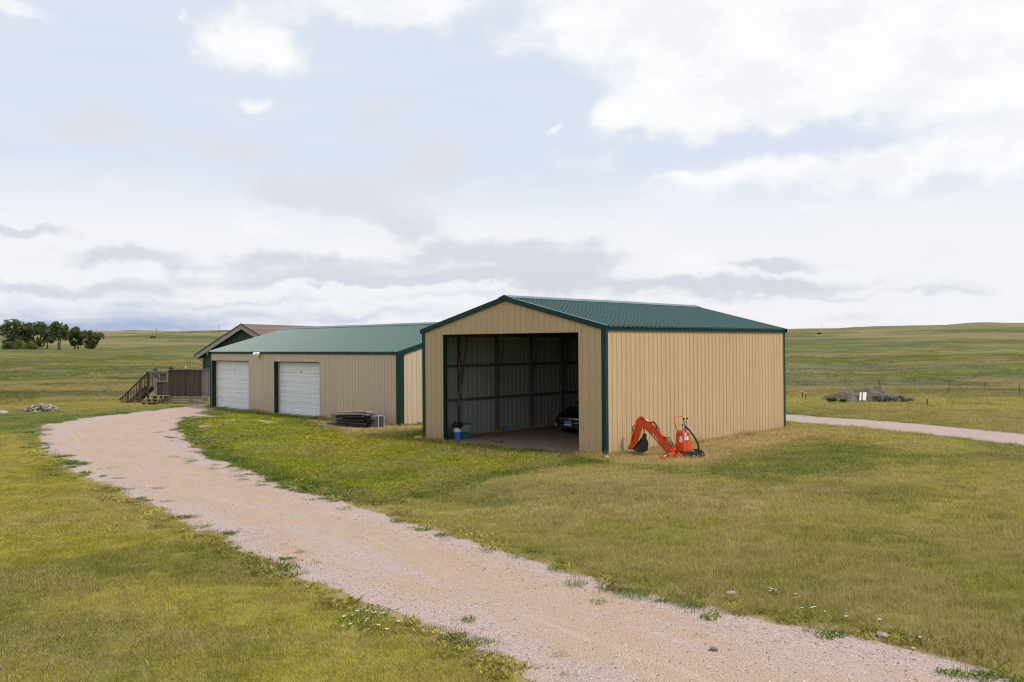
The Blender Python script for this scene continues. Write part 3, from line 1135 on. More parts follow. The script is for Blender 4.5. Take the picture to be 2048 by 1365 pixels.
# ------------------------------------------------------------------ open shed
def build_shed():
    root = empty('open_shed', (SHED_A[0], SHED_A[1], 0), SHED_YAW)
    tag(root, 'tall open fronted tan metal shed with dark green trim and gable roof', 'shed')
    W, L, E_, P_ = SHED_W, SHED_L, SHED_E, SHED_P
    sl = (P_ - E_) / (W / 2)
    roofz = lambda y: E_ + sl * (W / 2 - abs(y - W / 2))
    two = [M['tan'], M['liner']]
    OP0, OP1, OPH = 0.945, 6.395, 3.40
    npan = 12
    pw = L / npan
    for i in range(npan):           # right and left long walls
        wall_panel(root, 'wall_panel', (i * pw + 0.002, 0, 0), (1, 0, 0), (0, -1, 0), pw - 0.004, 0.02, E_ - 0.03, two)
        wall_panel(root, 'wall_panel', (i * pw + 0.002, W, 0), (1, 0, 0), (0, 1, 0), pw - 0.004, 0.02, E_ - 0.03, two)
    gw = W / 8
    for i in range(8):              # gable ends
        y0 = i * gw
        top = lambda s, y0=y0: roofz(y0 + s) - 0.03
        if i == 0 or i == 7:
            wall_panel(root, 'wall_panel', (0, y0 + 0.002, 0), (0, 1, 0), (-1, 0, 0), gw - 0.004, 0.02, top, two)
        else:
            wall_panel(root, 'wall_panel', (0, y0 + 0.002, 0), (0, 1, 0), (-1, 0, 0), gw - 0.004, OPH, top, two)
        wall_panel(root, 'wall_panel', (L, y0 + 0.002, 0), (0, 1, 0), (1, 0, 0), gw - 0.004, 0.02, top, two)
    # opening trim
    for ya, yb in ((gw - 0.03, gw - 0.004), (W - gw - 0.034, W - gw - 0.010)):
        b = MB()
        b.span((0.010, ya, 0), (0.16, yb, OPH - 0.001))
        b.build('jamb_trim', M['green_trim'], root)
    b = MB()
    b.span((0.010, gw + 0.01, OPH + 0.004), (0.16, W - gw - 0.04, OPH + 0.04))
    b.build('header_trim', M['green_trim'], root)
    # corner trims: folded angles outside the sheets
    for cx, cy, sx, sy in ((0, 0, 1, 1), (L, 0, -1, 1), (0, W, 1, -1), (L, W, -1, -1)):
        b = MB()
        o = 0.033
        pts = [(cx - sx * o, cy - sy * o), (cx + sx * 0.10, cy - sy * o), (cx + sx * 0.10, cy - sy * (o - 0.005)),
               (cx - sx * (o - 0.005), cy - sy * (o - 0.005)), (cx - sx * (o - 0.005), cy + sy * 0.10), (cx - sx * o, cy + sy * 0.10)]
        b.prism(pts, 0.03, E_ - 0.02, 'z')
        b.build('corner_trim', M['green_trim'], root)
    # roof sheets
    ov = 0.10
    x0, x1 = -0.06, L + 0.06
    rw = (x1 - x0) / npan
    rise = sl * (W / 2)
    for i in range(npan):
        dz = 0.0015 * (i % 2)
        roof_panel(root, 'roof_panel', (x0 + i * rw, -ov, E_ - sl * ov + 0.012 + dz), (0, W / 2 + ov - 0.02, sl * (W / 2 + ov - 0.02)), (1, 0, 0), rw,
                   [M['green_roof']])
        roof_panel(root, 'roof_panel', (x0 + i * rw, W + ov, E_ - sl * ov + 0.012 + dz), (0, -(W / 2 + ov - 0.02), sl * (W / 2 + ov - 0.02)), (1, 0, 0), rw,
                   [M['green_roof']])
    # seam battens seen as dark lines on the near slope
    ridge = E_ + rise
    seg = (x1 - x0 + 0.04) / 3
    for k in range(3):              # ridge cap in three lapped lengths
        a, c = x0 - 0.02 + k * seg, x0 - 0.02 + (k + 1) * seg + (0.05 if k < 2 else 0)
        h = 0.085 + 0.006 * (k % 2)
        poly = [(W / 2 - 0.26, ridge - sl * 0.26 + 0.060), (W / 2 - 0.25, ridge - sl * 0.25 + 0.066), (W / 2, ridge + h),
                (W / 2 + 0.25, ridge - sl * 0.25 + 0.066), (W / 2 + 0.26, ridge - sl * 0.26 + 0.060), (W / 2, ridge + h - 0.008)]
        b = MB()
        b.prism(poly, a, c, 'x')
        b.build('ridge_cap', M['green_roof'], root)
    # eave and rake trims
    for y, s in ((-0.031, -1), (W + 0.031, 1)):
        b = MB()
        b.span((-0.03, min(y, y + s * 0.02), E_ - 0.115), (L + 0.03, max(y, y + s * 0.02), E_ - 0.018))
        b.build('eave_trim', M['green_trim'], root)
    for x, s in ((-0.034, -1), (L + 0.034, 1)):
        for side in (0, 1):
            ya, yb = (-ov, W / 2) if side == 0 else (W + ov, W / 2)
            za, zb = E_ - sl * ov, ridge
            b = MB()
            poly = [(ya, za - 0.10), (ya, za + 0.045), (yb, zb + 0.045), (yb, zb - 0.10)]
            b.prism(poly, min(x, x + s * 0.03), max(x, x + s * 0.03), 'x')
            o = b.build('rake_trim', M['green_trim'], root)
            b = MB()
            poly = [(ya, za + 0.046), (ya, za + 0.052), (yb, zb + 0.052), (yb, zb + 0.046)]
            b.prism(poly, min(x - s * 0.11, x + s * 0.032), max(x - s * 0.11, x + s * 0.032), 'x')
            b.build('rake_cap', M['green_roof'], o)
    # frame inside
    xs = [0.12, 1.53, 3.36, 5.19, 6.98, 8.8, L - 0.14]
    for x in xs:
        for y in (0.10, W - 0.10):
            if x < 0.2 and y < 1:
                pass
            b = MB()
            b.span((x - 0.035, y - 0.05, 0), (x + 0.035, y + 0.05, E_ - 0.16))
            b.build('post', M['steel_dark'], root)
        for s in (0, 1):
            ya, yb = (0.05, W / 2) if s == 0 else (W - 0.05, W / 2)
            b = MB()
            b.bar((x, ya, E_ - 0.17), (x, yb, ridge - 0.17), 0.06, 0.14)
            b.build('rafter', M['steel_dark'], root)
            b = MB()
            k = 0.17 if s == 0 else W - 0.17
            kk = 0.5 if s == 0 else W - 0.5
            if 0.5 < x < L - 0.5:
                b.bar((x + 0.02, k, 1.76), (x + 0.02, kk, roofz(kk) - 0.22), 0.035, 0.035)
                b.build('knee_brace', M['steel_dark'], root)
    for y in (0.045, W - 0.045):
        for z in (1.22, 2.36, 3.40):
            b = MB()
            b.span((0.05, y - 0.03, z - 0.045), (L - 0.05, y + 0.03, z + 0.045))
            b.build('girt', M['steel_dark'], root)
    for z in (1.22, 2.36):
        b = MB()
        b.span((L - 0.08, 0.1, z - 0.045), (L - 0.02, W - 0.1, z + 0.045))
        b.build('girt', M['steel_dark'], root)
    for s in (0, 1):
        for k in range(1, 4):
            y = k * W / 8 if s == 0 else W - k * W / 8
            b = MB()
            b.span((0.02, y - 0.03, roofz(y) - 0.095), (L - 0.02, y + 0.03, roofz(y) - 0.012))
            b.build('purlin', M['steel_dark'], root)
    # floor
    b = MB()
    n = 24
    pts, fs = [], []
    for i in range(n + 1):
        y = 0.03 + (W - 0.06) * i / n
        jag = -0.25 + (float(fbm(np.array([y * 1.6]), np.array([2.0]), 3, 3)[0]) - 0.5) * 1.0
        inside = OP0 < y < OP1
        pts += [(jag if inside else 0.02, y, 0.012), (L - 0.03, y, 0.012)]
    for i in range(n):
        fs.append((2 * i, 2 * i + 1, 2 * i + 3, 2 * i + 2))
    b.add(pts, fs)
    fl = b.build('shed_floor', M['floor_gravel'], None, fix=False)
    fl.location, fl.rotation_euler = root.location, root.rotation_euler
    if fl.data.polygons[0].normal.z < 0:
        fl.data.flip_normals()
    tag(fl, kind='structure')
    return root


shed = build_shed()
SHED_MW = Matrix.Translation((SHED_A[0], SHED_A[1], 0)) @ Matrix.Rotation(SHED_YAW, 4, 'Z')


# ------------------------------------------------------------------ garage
def build_garage():
    root = empty('metal_garage', (GAR_O[0], GAR_O[1], 0), GAR_A)
    tag(root, 'long low tan metal garage with two white doors and green roof', 'garage')
    W, L, E_, P_ = GAR_W, GAR_L, GAR_E, GAR_P
    sl = (P_ - E_) / (W / 2)
    roofz = lambda y: E_ + sl * (W / 2 - abs(y - W / 2))
    two = [M['tan_garage'], M['liner']]
    doors = [(0.12, 4.0), (6.39, 10.27)]
    DT = 2.38
    npan = 18
    pw = L / npan
    for i in range(npan):
        a, c = i * pw + 0.002, (i + 1) * pw - 0.002
        cuts = [(a, c, 0.03)]
        for d0, d1 in doors:
            nxt = []
            for s0, s1, z in cuts:
                if s1 <= d0 or s0 >= d1:
                    nxt.append((s0, s1, z))
                else:
                    if s0 < d0:
                        nxt.append((s0, d0, z))
                    nxt.append((max(s0, d0), min(s1, d1), DT))
                    if s1 > d1:
                        nxt.append((d1, s1, z))
            cuts = nxt
        for s0, s1, z in cuts:
            if s1 - s0 < 0.02:
                continue
            wall_panel(root, 'wall_panel', (a, 0, 0), (1, 0, 0), (0, -1, 0), c - a, z, E_ - 0.03, two, clip=(s0 - a, s1 - a))
        wall_panel(root, 'wall_panel', (a, W, 0), (1, 0, 0), (0, 1, 0), c - a, 0.03, E_ - 0.03, two)
    gw = W / 9
    for i in range(9):
        for x, ox in ((0, -1), (L, 1)):
            y0 = i * gw
            top = lambda s, y0=y0: roofz(y0 + s) - 0.03
            wall_panel(root, 'wall_panel', (x, y0 + 0.002, 0), (0, 1, 0), (ox, 0, 0), gw - 0.004, 0.03, top, two)
    for cx, cy, sx, sy in ((0, 0, 1, 1), (L, 0, -1, 1), (0, W, 1, -1), (L, W, -1, -1)):
        b = MB()
        o = 0.033
        wx = 0.085 if (cx, cy) == (0, 0) else 0.20
        pts = [(cx - sx * o, cy - sy * o), (cx + sx * wx, cy - sy * o), (cx + sx * wx, cy - sy * (o - 0.005)),
               (cx - sx * (o - 0.005), cy - sy * (o - 0.005)), (cx - sx * (o - 0.005), cy + sy * 0.18), (cx - sx * o, cy + sy * 0.18)]
        b.prism(pts, 0.0, E_ - 0.02, 'z')
        b.build('corner_trim', M['green_trim'], root)
    b = MB()
    b.span((0.0, 0.01, -0.05), (L, W - 0.01, 0.032))
    b.build('concrete_slab', M['concrete'], root)
    ov = 0.10
    x0, x1 = -0.12, L + 0.08
    rw = (x1 - x0) / npan
    for i in range(npan):
        dz = 0.0015 * (i % 2)
        for ye, s in ((-ov, 1), (W + ov, -1)):
            roof_panel(root, 'roof_panel', (x0 + i * rw, ye, E_ - sl * ov + 0.012 + dz),
                       (0, s * (W / 2 + ov - 0.02), sl * (W / 2 + ov - 0.02)), (1, 0, 0), rw, [M['green_roof_garage']])
    ridge = P_
    seg = (x1 - x0 + 0.04) / 5
    for k in range(5):
        a, c = x0 - 0.02 + k * seg, x0 - 0.02 + (k + 1) * seg + (0.05 if k < 4 else 0)
        h = 0.082 + 0.005 * (k % 2)
        poly = [(W / 2 - 0.26, ridge - sl * 0.26 + 0.060), (W / 2 - 0.25, ridge - sl * 0.25 + 0.066), (W / 2, ridge + h),
                (W / 2 + 0.25, ridge - sl * 0.25 + 0.066), (W / 2 + 0.26, ridge - sl * 0.26 + 0.060), (W / 2, ridge + h - 0.008)]
        b = MB()
        b.prism(poly, a, c, 'x')
        b.build('ridge_cap', M['green_roof_garage'], root)
    for y, s in ((-0.031, -1), (W + 0.031, 1)):
        b = MB()
        b.span((-0.03, min(y, y + s * 0.02), E_ - 0.115), (L + 0.03, max(y, y + s * 0.02), E_ - 0.018))
        b.build('eave_trim', M['green_trim'], root)
    for x, s in ((-0.034, -1), (L + 0.034, 1)):
        for side in (0, 1):
            ya, yb = (-ov, W / 2) if side == 0 else (W + ov, W / 2)
            za, zb = E_ - sl * ov, ridge
            b = MB()
            b.prism([(ya, za - 0.14), (ya, za + 0.045), (yb, zb + 0.045), (yb, zb - 0.14)], min(x, x + s * 0.03), max(x, x + s * 0.03), 'x')
            b.build('rake_trim', M['green_trim'], root)
    # overhead doors set back in the wall
    REC = 0.26
    for d0, d1 in doors:
        door = empty('garage_door', (0, 0, 0))
        door.parent = root
        w = d1 - d0
        b = MB()
        b.span((d0, 0.004, 0.0), (d0 + 0.02, REC, DT))
        b.span((d1 - 0.02, 0.004, 0.0), (d1, REC, DT))
        b.span((d0 + 0.02, 0.004, DT - 0.02), (d1 - 0.02, REC, DT))
        b.build('jamb', M['green_trim'], root)
        b = MB()
        b.span((d0 + 0.021, REC - 0.05, 0.03), (d0 + 0.075, REC - 0.003, DT - 0.022))
        b.span((d1 - 0.075, REC - 0.05, 0.03), (d1 - 0.021, REC - 0.003, DT - 0.022))
        b.build('stop_moulding', M['beige_trim'], door)
        ns, ncol = 5, 7
        hs = (DT - 0.04 - 0.035) / ns
        b0 = MB()
        # one section: slab with raised panels framed by a groove
        b0.span((0, 0, 0.004), (w - 0.16, 0.04, hs - 0.004))
        cw = (w - 0.16) / ncol
        for k in range(ncol):
            xa, xb, za, zb = k * cw + 0.05, (k + 1) * cw - 0.05, 0.10, hs - 0.10
            d = 0.017
            outer = [(xa, -0.001, za), (xb, -0.001, za), (xb, -0.001, zb), (xa, -0.001, zb)]
            ridge_ = [(xa + .018, -d, za + .018), (xb - .018, -d, za + .018), (xb - .018, -d, zb - .018), (xa + .018, -d, zb - .018)]
            inner = [(xa + .05, -0.002, za + .045), (xb - .05, -0.002, za + .045), (xb - .05, -0.002, zb - .045), (xa + .05, -0.002, zb - .045)]
            fs = []
            for q in range(4):
                r_ = (q + 1) % 4
                fs += [(q, r_, 4 + r_, 4 + q), (4 + q, 4 + r_, 8 + r_, 8 + q)]
            fs.append((8, 9, 10, 11))
            b0.add(outer + ridge_ + inner, fs)
        me = b0.mesh('door_section', [M['door_white']])
        for k in range(ns):
            o = link('door_section', me, door)
            o.location = (d0 + 0.08, REC, 0.036 + k * hs)
        b = MB()
        b.span((w * 0.5 - 0.05 + d0, REC - 0.03, DT * 0.80), (w * 0.5 + 0.05 + d0, REC - 0.004, DT * 0.80 + 0.03))
        b.build('handle', M['black_steel'], door)
    # flood light over the wall between the doors
    b = MB()
    lx, lz = 5.1, 2.70
    b.box((lx, -0.05, lz), (0.14, 0.05, 0.14))
    for dx in (-0.14, 0.14):
        b.tube([(lx, -0.07, lz + 0.02), (lx + dx * 0.7, -0.12, lz + 0.03)], 0.02, 6)
        b.tube([(lx + dx * 0.7, -0.10, lz + 0.07), (lx + dx * 1.05, -0.26, lz - 0.01)], [0.05, 0.095], 12)
    b.lathe([(0.0, -0.09), (0.05, -0.06), (0.055, 0.0), (0.03, 0.05)], (lx, -0.12, lz - 0.11), 10)
    b.build('flood_light', M['white_paint'], root, smooth=False)
    # downspout-like bent trim tip at the left eave
    b = MB()
    b.prism([(-0.16, E_ - 0.18), (-0.05, E_ - 0.2), (-0.04, E_ - 0.02), (-0.2, E_ - 0.02)], -0.14, -0.05, 'y')
    b.build('eave_end_cap', M['green_roof_garage'], root)
    b = MB()
    b.span((-0.02, 0.19, -0.02), (-0.012, 0.26, E_ - 0.1))
    b.build('edge_flashing', M['white_paint'], root)
    return root


build_garage()


# ------------------------------------------------------------------ house behind the garage
def build_house():
    base = at_depth(483, 690, 62.0)
    ra = R(71 - 90)                 # local y runs along the ridge
    root = empty('green_house', (base[0], base[1], 0), ra)
    tag(root, 'dark green house with brown shingle gable roof behind the garage', 'house')
    half, eave, peak, Ln = 3.35, 2.55, 4.62, 15.0
    sl = (peak - eave) / (half + 0.45)
    b = MB()
    b.prism([(-half, 0), (half, 0), (half, eave), (0, eave + sl * half), (-half, eave)], 0.36, Ln, 'y')
    b.build('wall', M['siding'], root)
    # lap siding boards on the gable
    z = 0.0
    n = 0
    while z < eave + sl * half - 0.1:
        hi = min(z + 0.19, eave + sl * half - 0.02)
        w0 = half if z < eave else half * (1 - (z - eave) / (sl * half))
        w1 = half if hi < eave else half * (1 - (hi - eave) / (sl * half))
        if min(w0, w1) > 0.05:
            b = MB()
            b.add([(-w0, 0.325, z), (w0, 0.325, z), (w1, 0.352, hi), (-w1, 0.352, hi),
                   (-w0, 0.359, z), (w0, 0.359, z), (w1, 0.359, hi), (-w1, 0.359, hi)],
                  [(0, 1, 2, 3), (4, 7, 6, 5), (0, 4, 5, 1), (3, 2, 6, 7), (0, 3, 7, 4), (1, 5, 6, 2)])
            b.build('siding_board', M['siding'], root)
        z += 0.185
    # roof slabs, shingle courses
    ho = half + 0.45
    for s in (-1, 1):
        b = MB()
        b.add([(s * ho, 0, eave - 0.06), (0, 0, peak - 0.06), (0, Ln + .4, peak - 0.06), (s * ho, Ln + .4, eave - 0.06),
               (s * ho, 0, eave), (0, 0, peak), (0, Ln + .4, peak), (s * ho, Ln + .4, eave)],
              [(0, 1, 2, 3), (7, 6, 5, 4), (0, 4, 5, 1), (1, 5, 6, 2), (2, 6, 7, 3), (3, 7, 4, 0)])
        roof = b.build('roof', M['dark_edge'], root)
        nc = 26
        for k in range(nc):
            f0, f1 = k / nc, (k + 1.15) / nc
            f1 = min(f1, 1.0)
            p0 = Vector((s * ho * (1 - f0), 0, eave + (peak - eave) * f0 + 0.018))
            p1 = Vector((s * ho * (1 - f1), 0, eave + (peak - eave) * f1 + 0.006))
            b = MB()
            b.add([p0 + Vector((0, -0.02, 0)), p1 + Vector((0, -0.02, 0)), p1 + Vector((0, Ln + 0.42, 0)), p0 + Vector((0, Ln + 0.42, 0)),
                   p0 + Vector((0, -0.02, -0.014)), p1 + Vector((0, -0.02, -0.004)), p1 + Vector((0, Ln + 0.42, -0.004)), p0 + Vector((0, Ln + 0.42, -0.014))],
                  [(0, 1, 2, 3), (7, 6, 5, 4), (0, 4, 5, 1), (3, 2, 6, 7), (0, 3, 7, 4), (1, 5, 6, 2)])
            b.build('shingle_course', M['shingle'], roof)
        b = MB()
        b.prism([(s * ho, eave - 0.36), (s * ho, eave - 0.04), (s * 0.0, peak - 0.04), (0.0, peak - 0.36)], -0.03, -0.002, 'y')
        b.build('rake_fascia', M['fascia'], root)
        b = MB()
        b.prism([(s * ho, eave - 0.07), (s * ho, eave + 0.03), (s * 0.0, peak + 0.03), (0.0, peak - 0.04)], -0.05, -0.031, 'y')
        b.build('drip_edge', M['dark_edge'], root)
        b = MB()
        b.span((min(s * ho, s * (ho - 0.03)), 0.0, eave - 0.26), (max(s * ho, s * (ho - 0.03)), Ln + .4, eave - 0.065))
        b.span((min(s * (half - .01), s * (ho - 0.03)), 0.0, eave - 0.28), (max(s * (half - .01), s * (ho - 0.03)), Ln + .4, eave - 0.262))
        b.build('soffit', M['fascia'], root)
        b = MB()
        b.span((min(s * ho, s * (ho + 0.11)), 0.0, eave - 0.20), (max(s * ho, s * (ho + 0.11)), Ln + .4, eave - 0.07))
        g = b.build('gutter', M['dark_edge'], root)
    b = MB()
    b.tube([(-ho - 0.04, 0.15, eave - 0.2), (-half - 0.06, 0.30, eave - 0.5), (-half - 0.06, 0.30, 0.1)], 0.04, 6)
    b.build('downspout', M['fascia'], root)
    b = MB()
    b.span((-half - 0.02, 0.30, 0), (-half + 0.08, 0.324, eave - 0.28))
    b.build('corner_board', M['siding'], root)
    return root


build_house()


# ------------------------------------------------------------------ privacy fence, gate, steps, stair
def lp(px_, py_, depth):
    return Vector(at_depth(px_, py_, depth))


def build_fence():
    # the screen stands on a skirt of horizontal boards, left end to the garage corner
    a, c = at_depth(341, 800, 49.6), at_depth(417, 800, 49.0)
    ang = math.atan2(c[1] - a[1], c[0] - a[0])
    Lf = math.hypot(c[0] - a[0], c[1] - a[1]) + 0.1
    root = empty('privacy_fence', (a[0], a[1], 0), ang)
    tag(root, 'weathered dark board privacy fence beside the garage corner', 'fence')
    n = 19
    w = Lf / n
    for i in range(n):
        b = MB()
        h = 1.83 + random.uniform(-0.015, 0.01)
        y = random.uniform(-0.008, 0.008)
        b.span((i * w + 0.004, y - 0.011, 0.40), ((i + 1) * w - 0.004, y + 0.011, h))
        b.build('fence_board', M['wood_grey'] if i >= 15 else M['wood_dark'], root)
    b = MB()
    b.span((-0.05, -0.06, 1.842), (Lf + 0.02, 0.06, 1.88))
    b.build('cap_rail', M['wood_grey'], root)
    for z in (0.5, 1.45):
        b = MB()
        b.span((0, 0.02, z - 0.045), (Lf, 0.06, z + 0.045))
        b.build('rail', M['wood_dark'], root)
    for x in (-0.02, Lf * 0.5, Lf):
        b = MB()
        b.span((x - 0.045, 0.062, 0), (x + 0.045, 0.15, 1.84))
        b.build('post', M['wood_dark'], root)
    for z0, z1, x1 in ((0.26, 0.395, Lf * 0.84), (0.14, 0.24, Lf * 0.7), (0.02, 0.12, Lf * 0.7)):
        b = MB()
        b.span((-0.25, -0.12 - (0.4 - z0) * 0.8, z0), (x1, -0.07 - (0.4 - z0) * 0.8, z1))
        b.build('skirt_board', M['wood_pale'], root)
    b = MB()
    b.span((Lf * 0.7 + 0.03, -0.42, 0.03), (Lf * 0.84, -0.26, 0.2))
    b.build('skirt_block', M['wood_grey'], root)
    b = MB()
    b.span((Lf * 0.86, -0.22, 0.17), (Lf, -0.16, 0.39))
    b.build('skirt_board', M['wood_grey'], root)
    return root, ang


fence_root, fence_ang = build_fence()


def solar_lamp(loc, label):
    t = empty('post_lamp', loc)
    tag(t, label, 'lamp', 'lamps on the deck rails')
    b = MB()
    b.box((0, 0, 0.015), (0.24, 0.16, 0.03))
    b.box((0, 0, 0.04), (0.16, 0.11, 0.02))
    b.build('base', M['black_steel'], t)
    b = MB()
    b.tube([(-0.09, 0, 0.05), (-0.095, 0, 0.10), (-0.05, 0, 0.15), (0, 0, 0.165), (0.05, 0, 0.15), (0.095, 0, 0.10), (0.09, 0, 0.05)], 0.013, 6)
    b.build('handle', M['black_steel'], t)
    b = MB()
    b.lathe([(0.0, 0.05), (0.05, 0.052), (0.055, 0.09), (0.04, 0.12), (0.0, 0.125)], (0, 0, 0), 10)
    b.build('lens', M['black_rubber'], t)
    return t


def build_deck():
    hz = 694.9

    def frame(depth):
        k = depth / FPX
        return Vector(at_depth(293, 806, depth)), (lambda p: (p - 293) * k), (lambda p: EYE - (p - hz) * k)
    o, X, Z = frame(50.0)
    root = empty('deck_platform', (o.x, o.y, 0), 0)
    tag(root, 'small weathered deck with railing and board gate at the stair head', 'deck')
    # landing
    top = 0.9
    for i in range(8):
        b = MB()
        b.span((X(288), 0.2 + i * 0.15, top - 0.04), (X(336), 0.2 + i * 0.15 + 0.14, top))
        b.build('deck_board', M['wood_brown'], root)
    for px_ in (293, 338):
        for y in (0.2, 1.35):
            b = MB()
            b.span((X(px_) - 0.045, y - 0.045, 0), (X(px_) + 0.045, y + 0.045, Z(743)))
            b.build('post', M['wood_dark'], root)
    b = MB()
    b.span((X(289), 0.10, Z(744)), (X(342), 0.26, Z(741.5)))
    b.build('cap_rail', M['wood_grey'], root)
    b = MB()
    b.span((X(294), 0.15, Z(748.5)), (X(339), 0.19, Z(745)))
    b.build('rail', M['wood_grey'], root)
    for i in range(7):
        px_ = 297 + i * 3.1
        b = MB()
        b.span((X(px_) - 0.022, 0.13, top + 0.05), (X(px_) + 0.022, 0.148, Z(748)))
        b.build('baluster', M['wood_dark'], root)
    b = MB()
    b.span((X(317.5), 0.192, Z(765)), (X(330), 0.206, Z(748.6)))
    b.build('infill_panel', M['wood_brown'], root)
    # board gate, in front of the landing
    og, X, Z = frame(49.55)
    gate = empty('board_gate', (og.x, og.y, 0), 0)
    tag(gate, 'low gate of weathered boards left of the privacy fence', 'gate')
    for i in range(9):
        p0 = 308 + i * 3.2
        topz = Z(757 if i < 2 else 763.5)
        b = MB()
        b.span((X(p0) + 0.004, -0.01 + 0.006 * (i % 2), 0.40), (X(p0 + 3.2) - 0.004, 0.012 + 0.006 * (i % 2), topz))
        b.build('gate_board', M['wood_grey'] if i in (0, 1) else M['wood_brown'] if i > 5 else M['wood_dark'], gate)
    b = MB()
    b.span((X(314.5), -0.05, Z(764)), (X(333), 0.06, Z(762.2)))
    b.build('cap_rail', M['wood_grey'], gate)
    for z in (0.55, 1.05):
        b = MB()
        b.span((X(309), 0.02, z), (X(336), 0.05, z + 0.09))
        b.build('rail', M['wood_dark'], gate)
    b = MB()
    b.span((X(336.5), 0.0, 0), (X(341), 0.11, Z(741)))
    b.build('post', M['wood_dark'], gate)
    # three front steps
    os_, X, Z = frame(49.0)
    st = empty('wooden_steps', (os_.x, os_.y, 0), 0)
    tag(st, 'three short weathered wooden steps below the board gate', 'steps')
    for k, (p0, p1, z, y) in enumerate(((289, 318, 0.15, -0.28), (296, 323, 0.30, 0.0), (302, 334, 0.45, 0.28))):
        b = MB()
        b.span((X(p0), y - 0.17, z - 0.035), (X(p1), y + 0.17, z))
        b.build('tread', M['wood_pale'], st)
        for q in (p0 + 2, (p0 + p1) / 2, p1 - 2):
            b = MB()
            b.span((X(q) - 0.04, y - 0.10, 0), (X(q) + 0.04, y + 0.12, z - 0.037))
            b.build('support', M['wood_brown'], st)
    # stair that comes down to the left, with its own rail
    ot, X, Z = frame(50.3)
    sr = empty('deck_stair', (ot.x, ot.y, 0), 0)
    tag(sr, 'deck staircase with sloping baluster railing going down to the grass', 'stairs')
    xa, za, xb, zb = X(239), Z(799), X(296), Z(745)
    b = MB()
    b.bar((xa, 0, za), (xb, 0, zb), 0.09, 0.05)
    b.build('handrail', M['wood_dark'], sr)
    b = MB()
    b.bar((xa + 0.1, 0.0, za - 0.62), (xb, 0.0, zb - 0.86), 0.04, 0.09)
    b.build('bottom_rail', M['wood_brown'], sr)
    nb = 18
    for i in range(nb):
        f = (i + 0.6) / nb
        x = xa + (xb - xa) * f
        zt = za + (zb - za) * f
        b = MB()
        b.span((x - 0.02, 0.03, max(0.02, zt - 0.95)), (x + 0.02, 0.05, zt - 0.02))
        b.build('baluster', M['wood_dark'] if i % 3 else M['wood_brown'], sr)
    for f in (0.28, 0.72):
        x = xa + (xb - xa) * f
        zt = za + (zb - za) * f
        b = MB()
        b.span((x - 0.05, -0.03, 0), (x + 0.05, 0.06, zt + 0.0))
        b.build('newel_post', M['wood_dark'], sr)
    ns = 5
    for i in range(ns):
        z = 0.18 * (i + 1)
        x = X(262) + (X(292) - X(262)) * i / ns
        b = MB()
        b.span((x, 0.15, z - 0.04), (x + 0.28, 1.15, z))
        b.build('tread', M['wood_brown'], sr)
    for y in (0.1, 1.2):
        b = MB()
        b.bar((X(258), y, 0.02), (X(292), y, 0.84), 0.04, 0.22)
        b.build('stringer', M['wood_brown'], sr)
    o, X, Z = frame(50.0)
    solar_lamp((o.x + X(308.5), o.y + 0.18, Z(741.5)), 'black lantern with loop handle on the stair head railing')
    fm = fence_root
    p = Matrix.Translation(fm.location) @ Matrix.Rotation(fence_ang, 4, 'Z') @ Vector((0.06, 0, 1.881))
    solar_lamp(p, 'low black lantern on the left end of the privacy fence')
    # pale ornament stuck on the fence top
    q = Matrix.Translation(fm.location) @ Matrix.Rotation(fence_ang, 4, 'Z') @ Vector((0.95, 0.0, 1.88))
    t = MB()
    t.tube([(0, 0, 0), (-0.005, 0, 0.04)], 0.008, 5)
    t.lathe([(0.0, 0.03), (0.025, 0.06), (0.02, 0.11), (0.008, 0.15), (0.0, 0.16)], (-0.01, 0, 0), 8)
    orn = t.build('fence_ornament', M['white_paint'])
    orn.location = q
    tag(orn, 'small white ornament standing on the privacy fence cap', 'ornament')


build_deck()


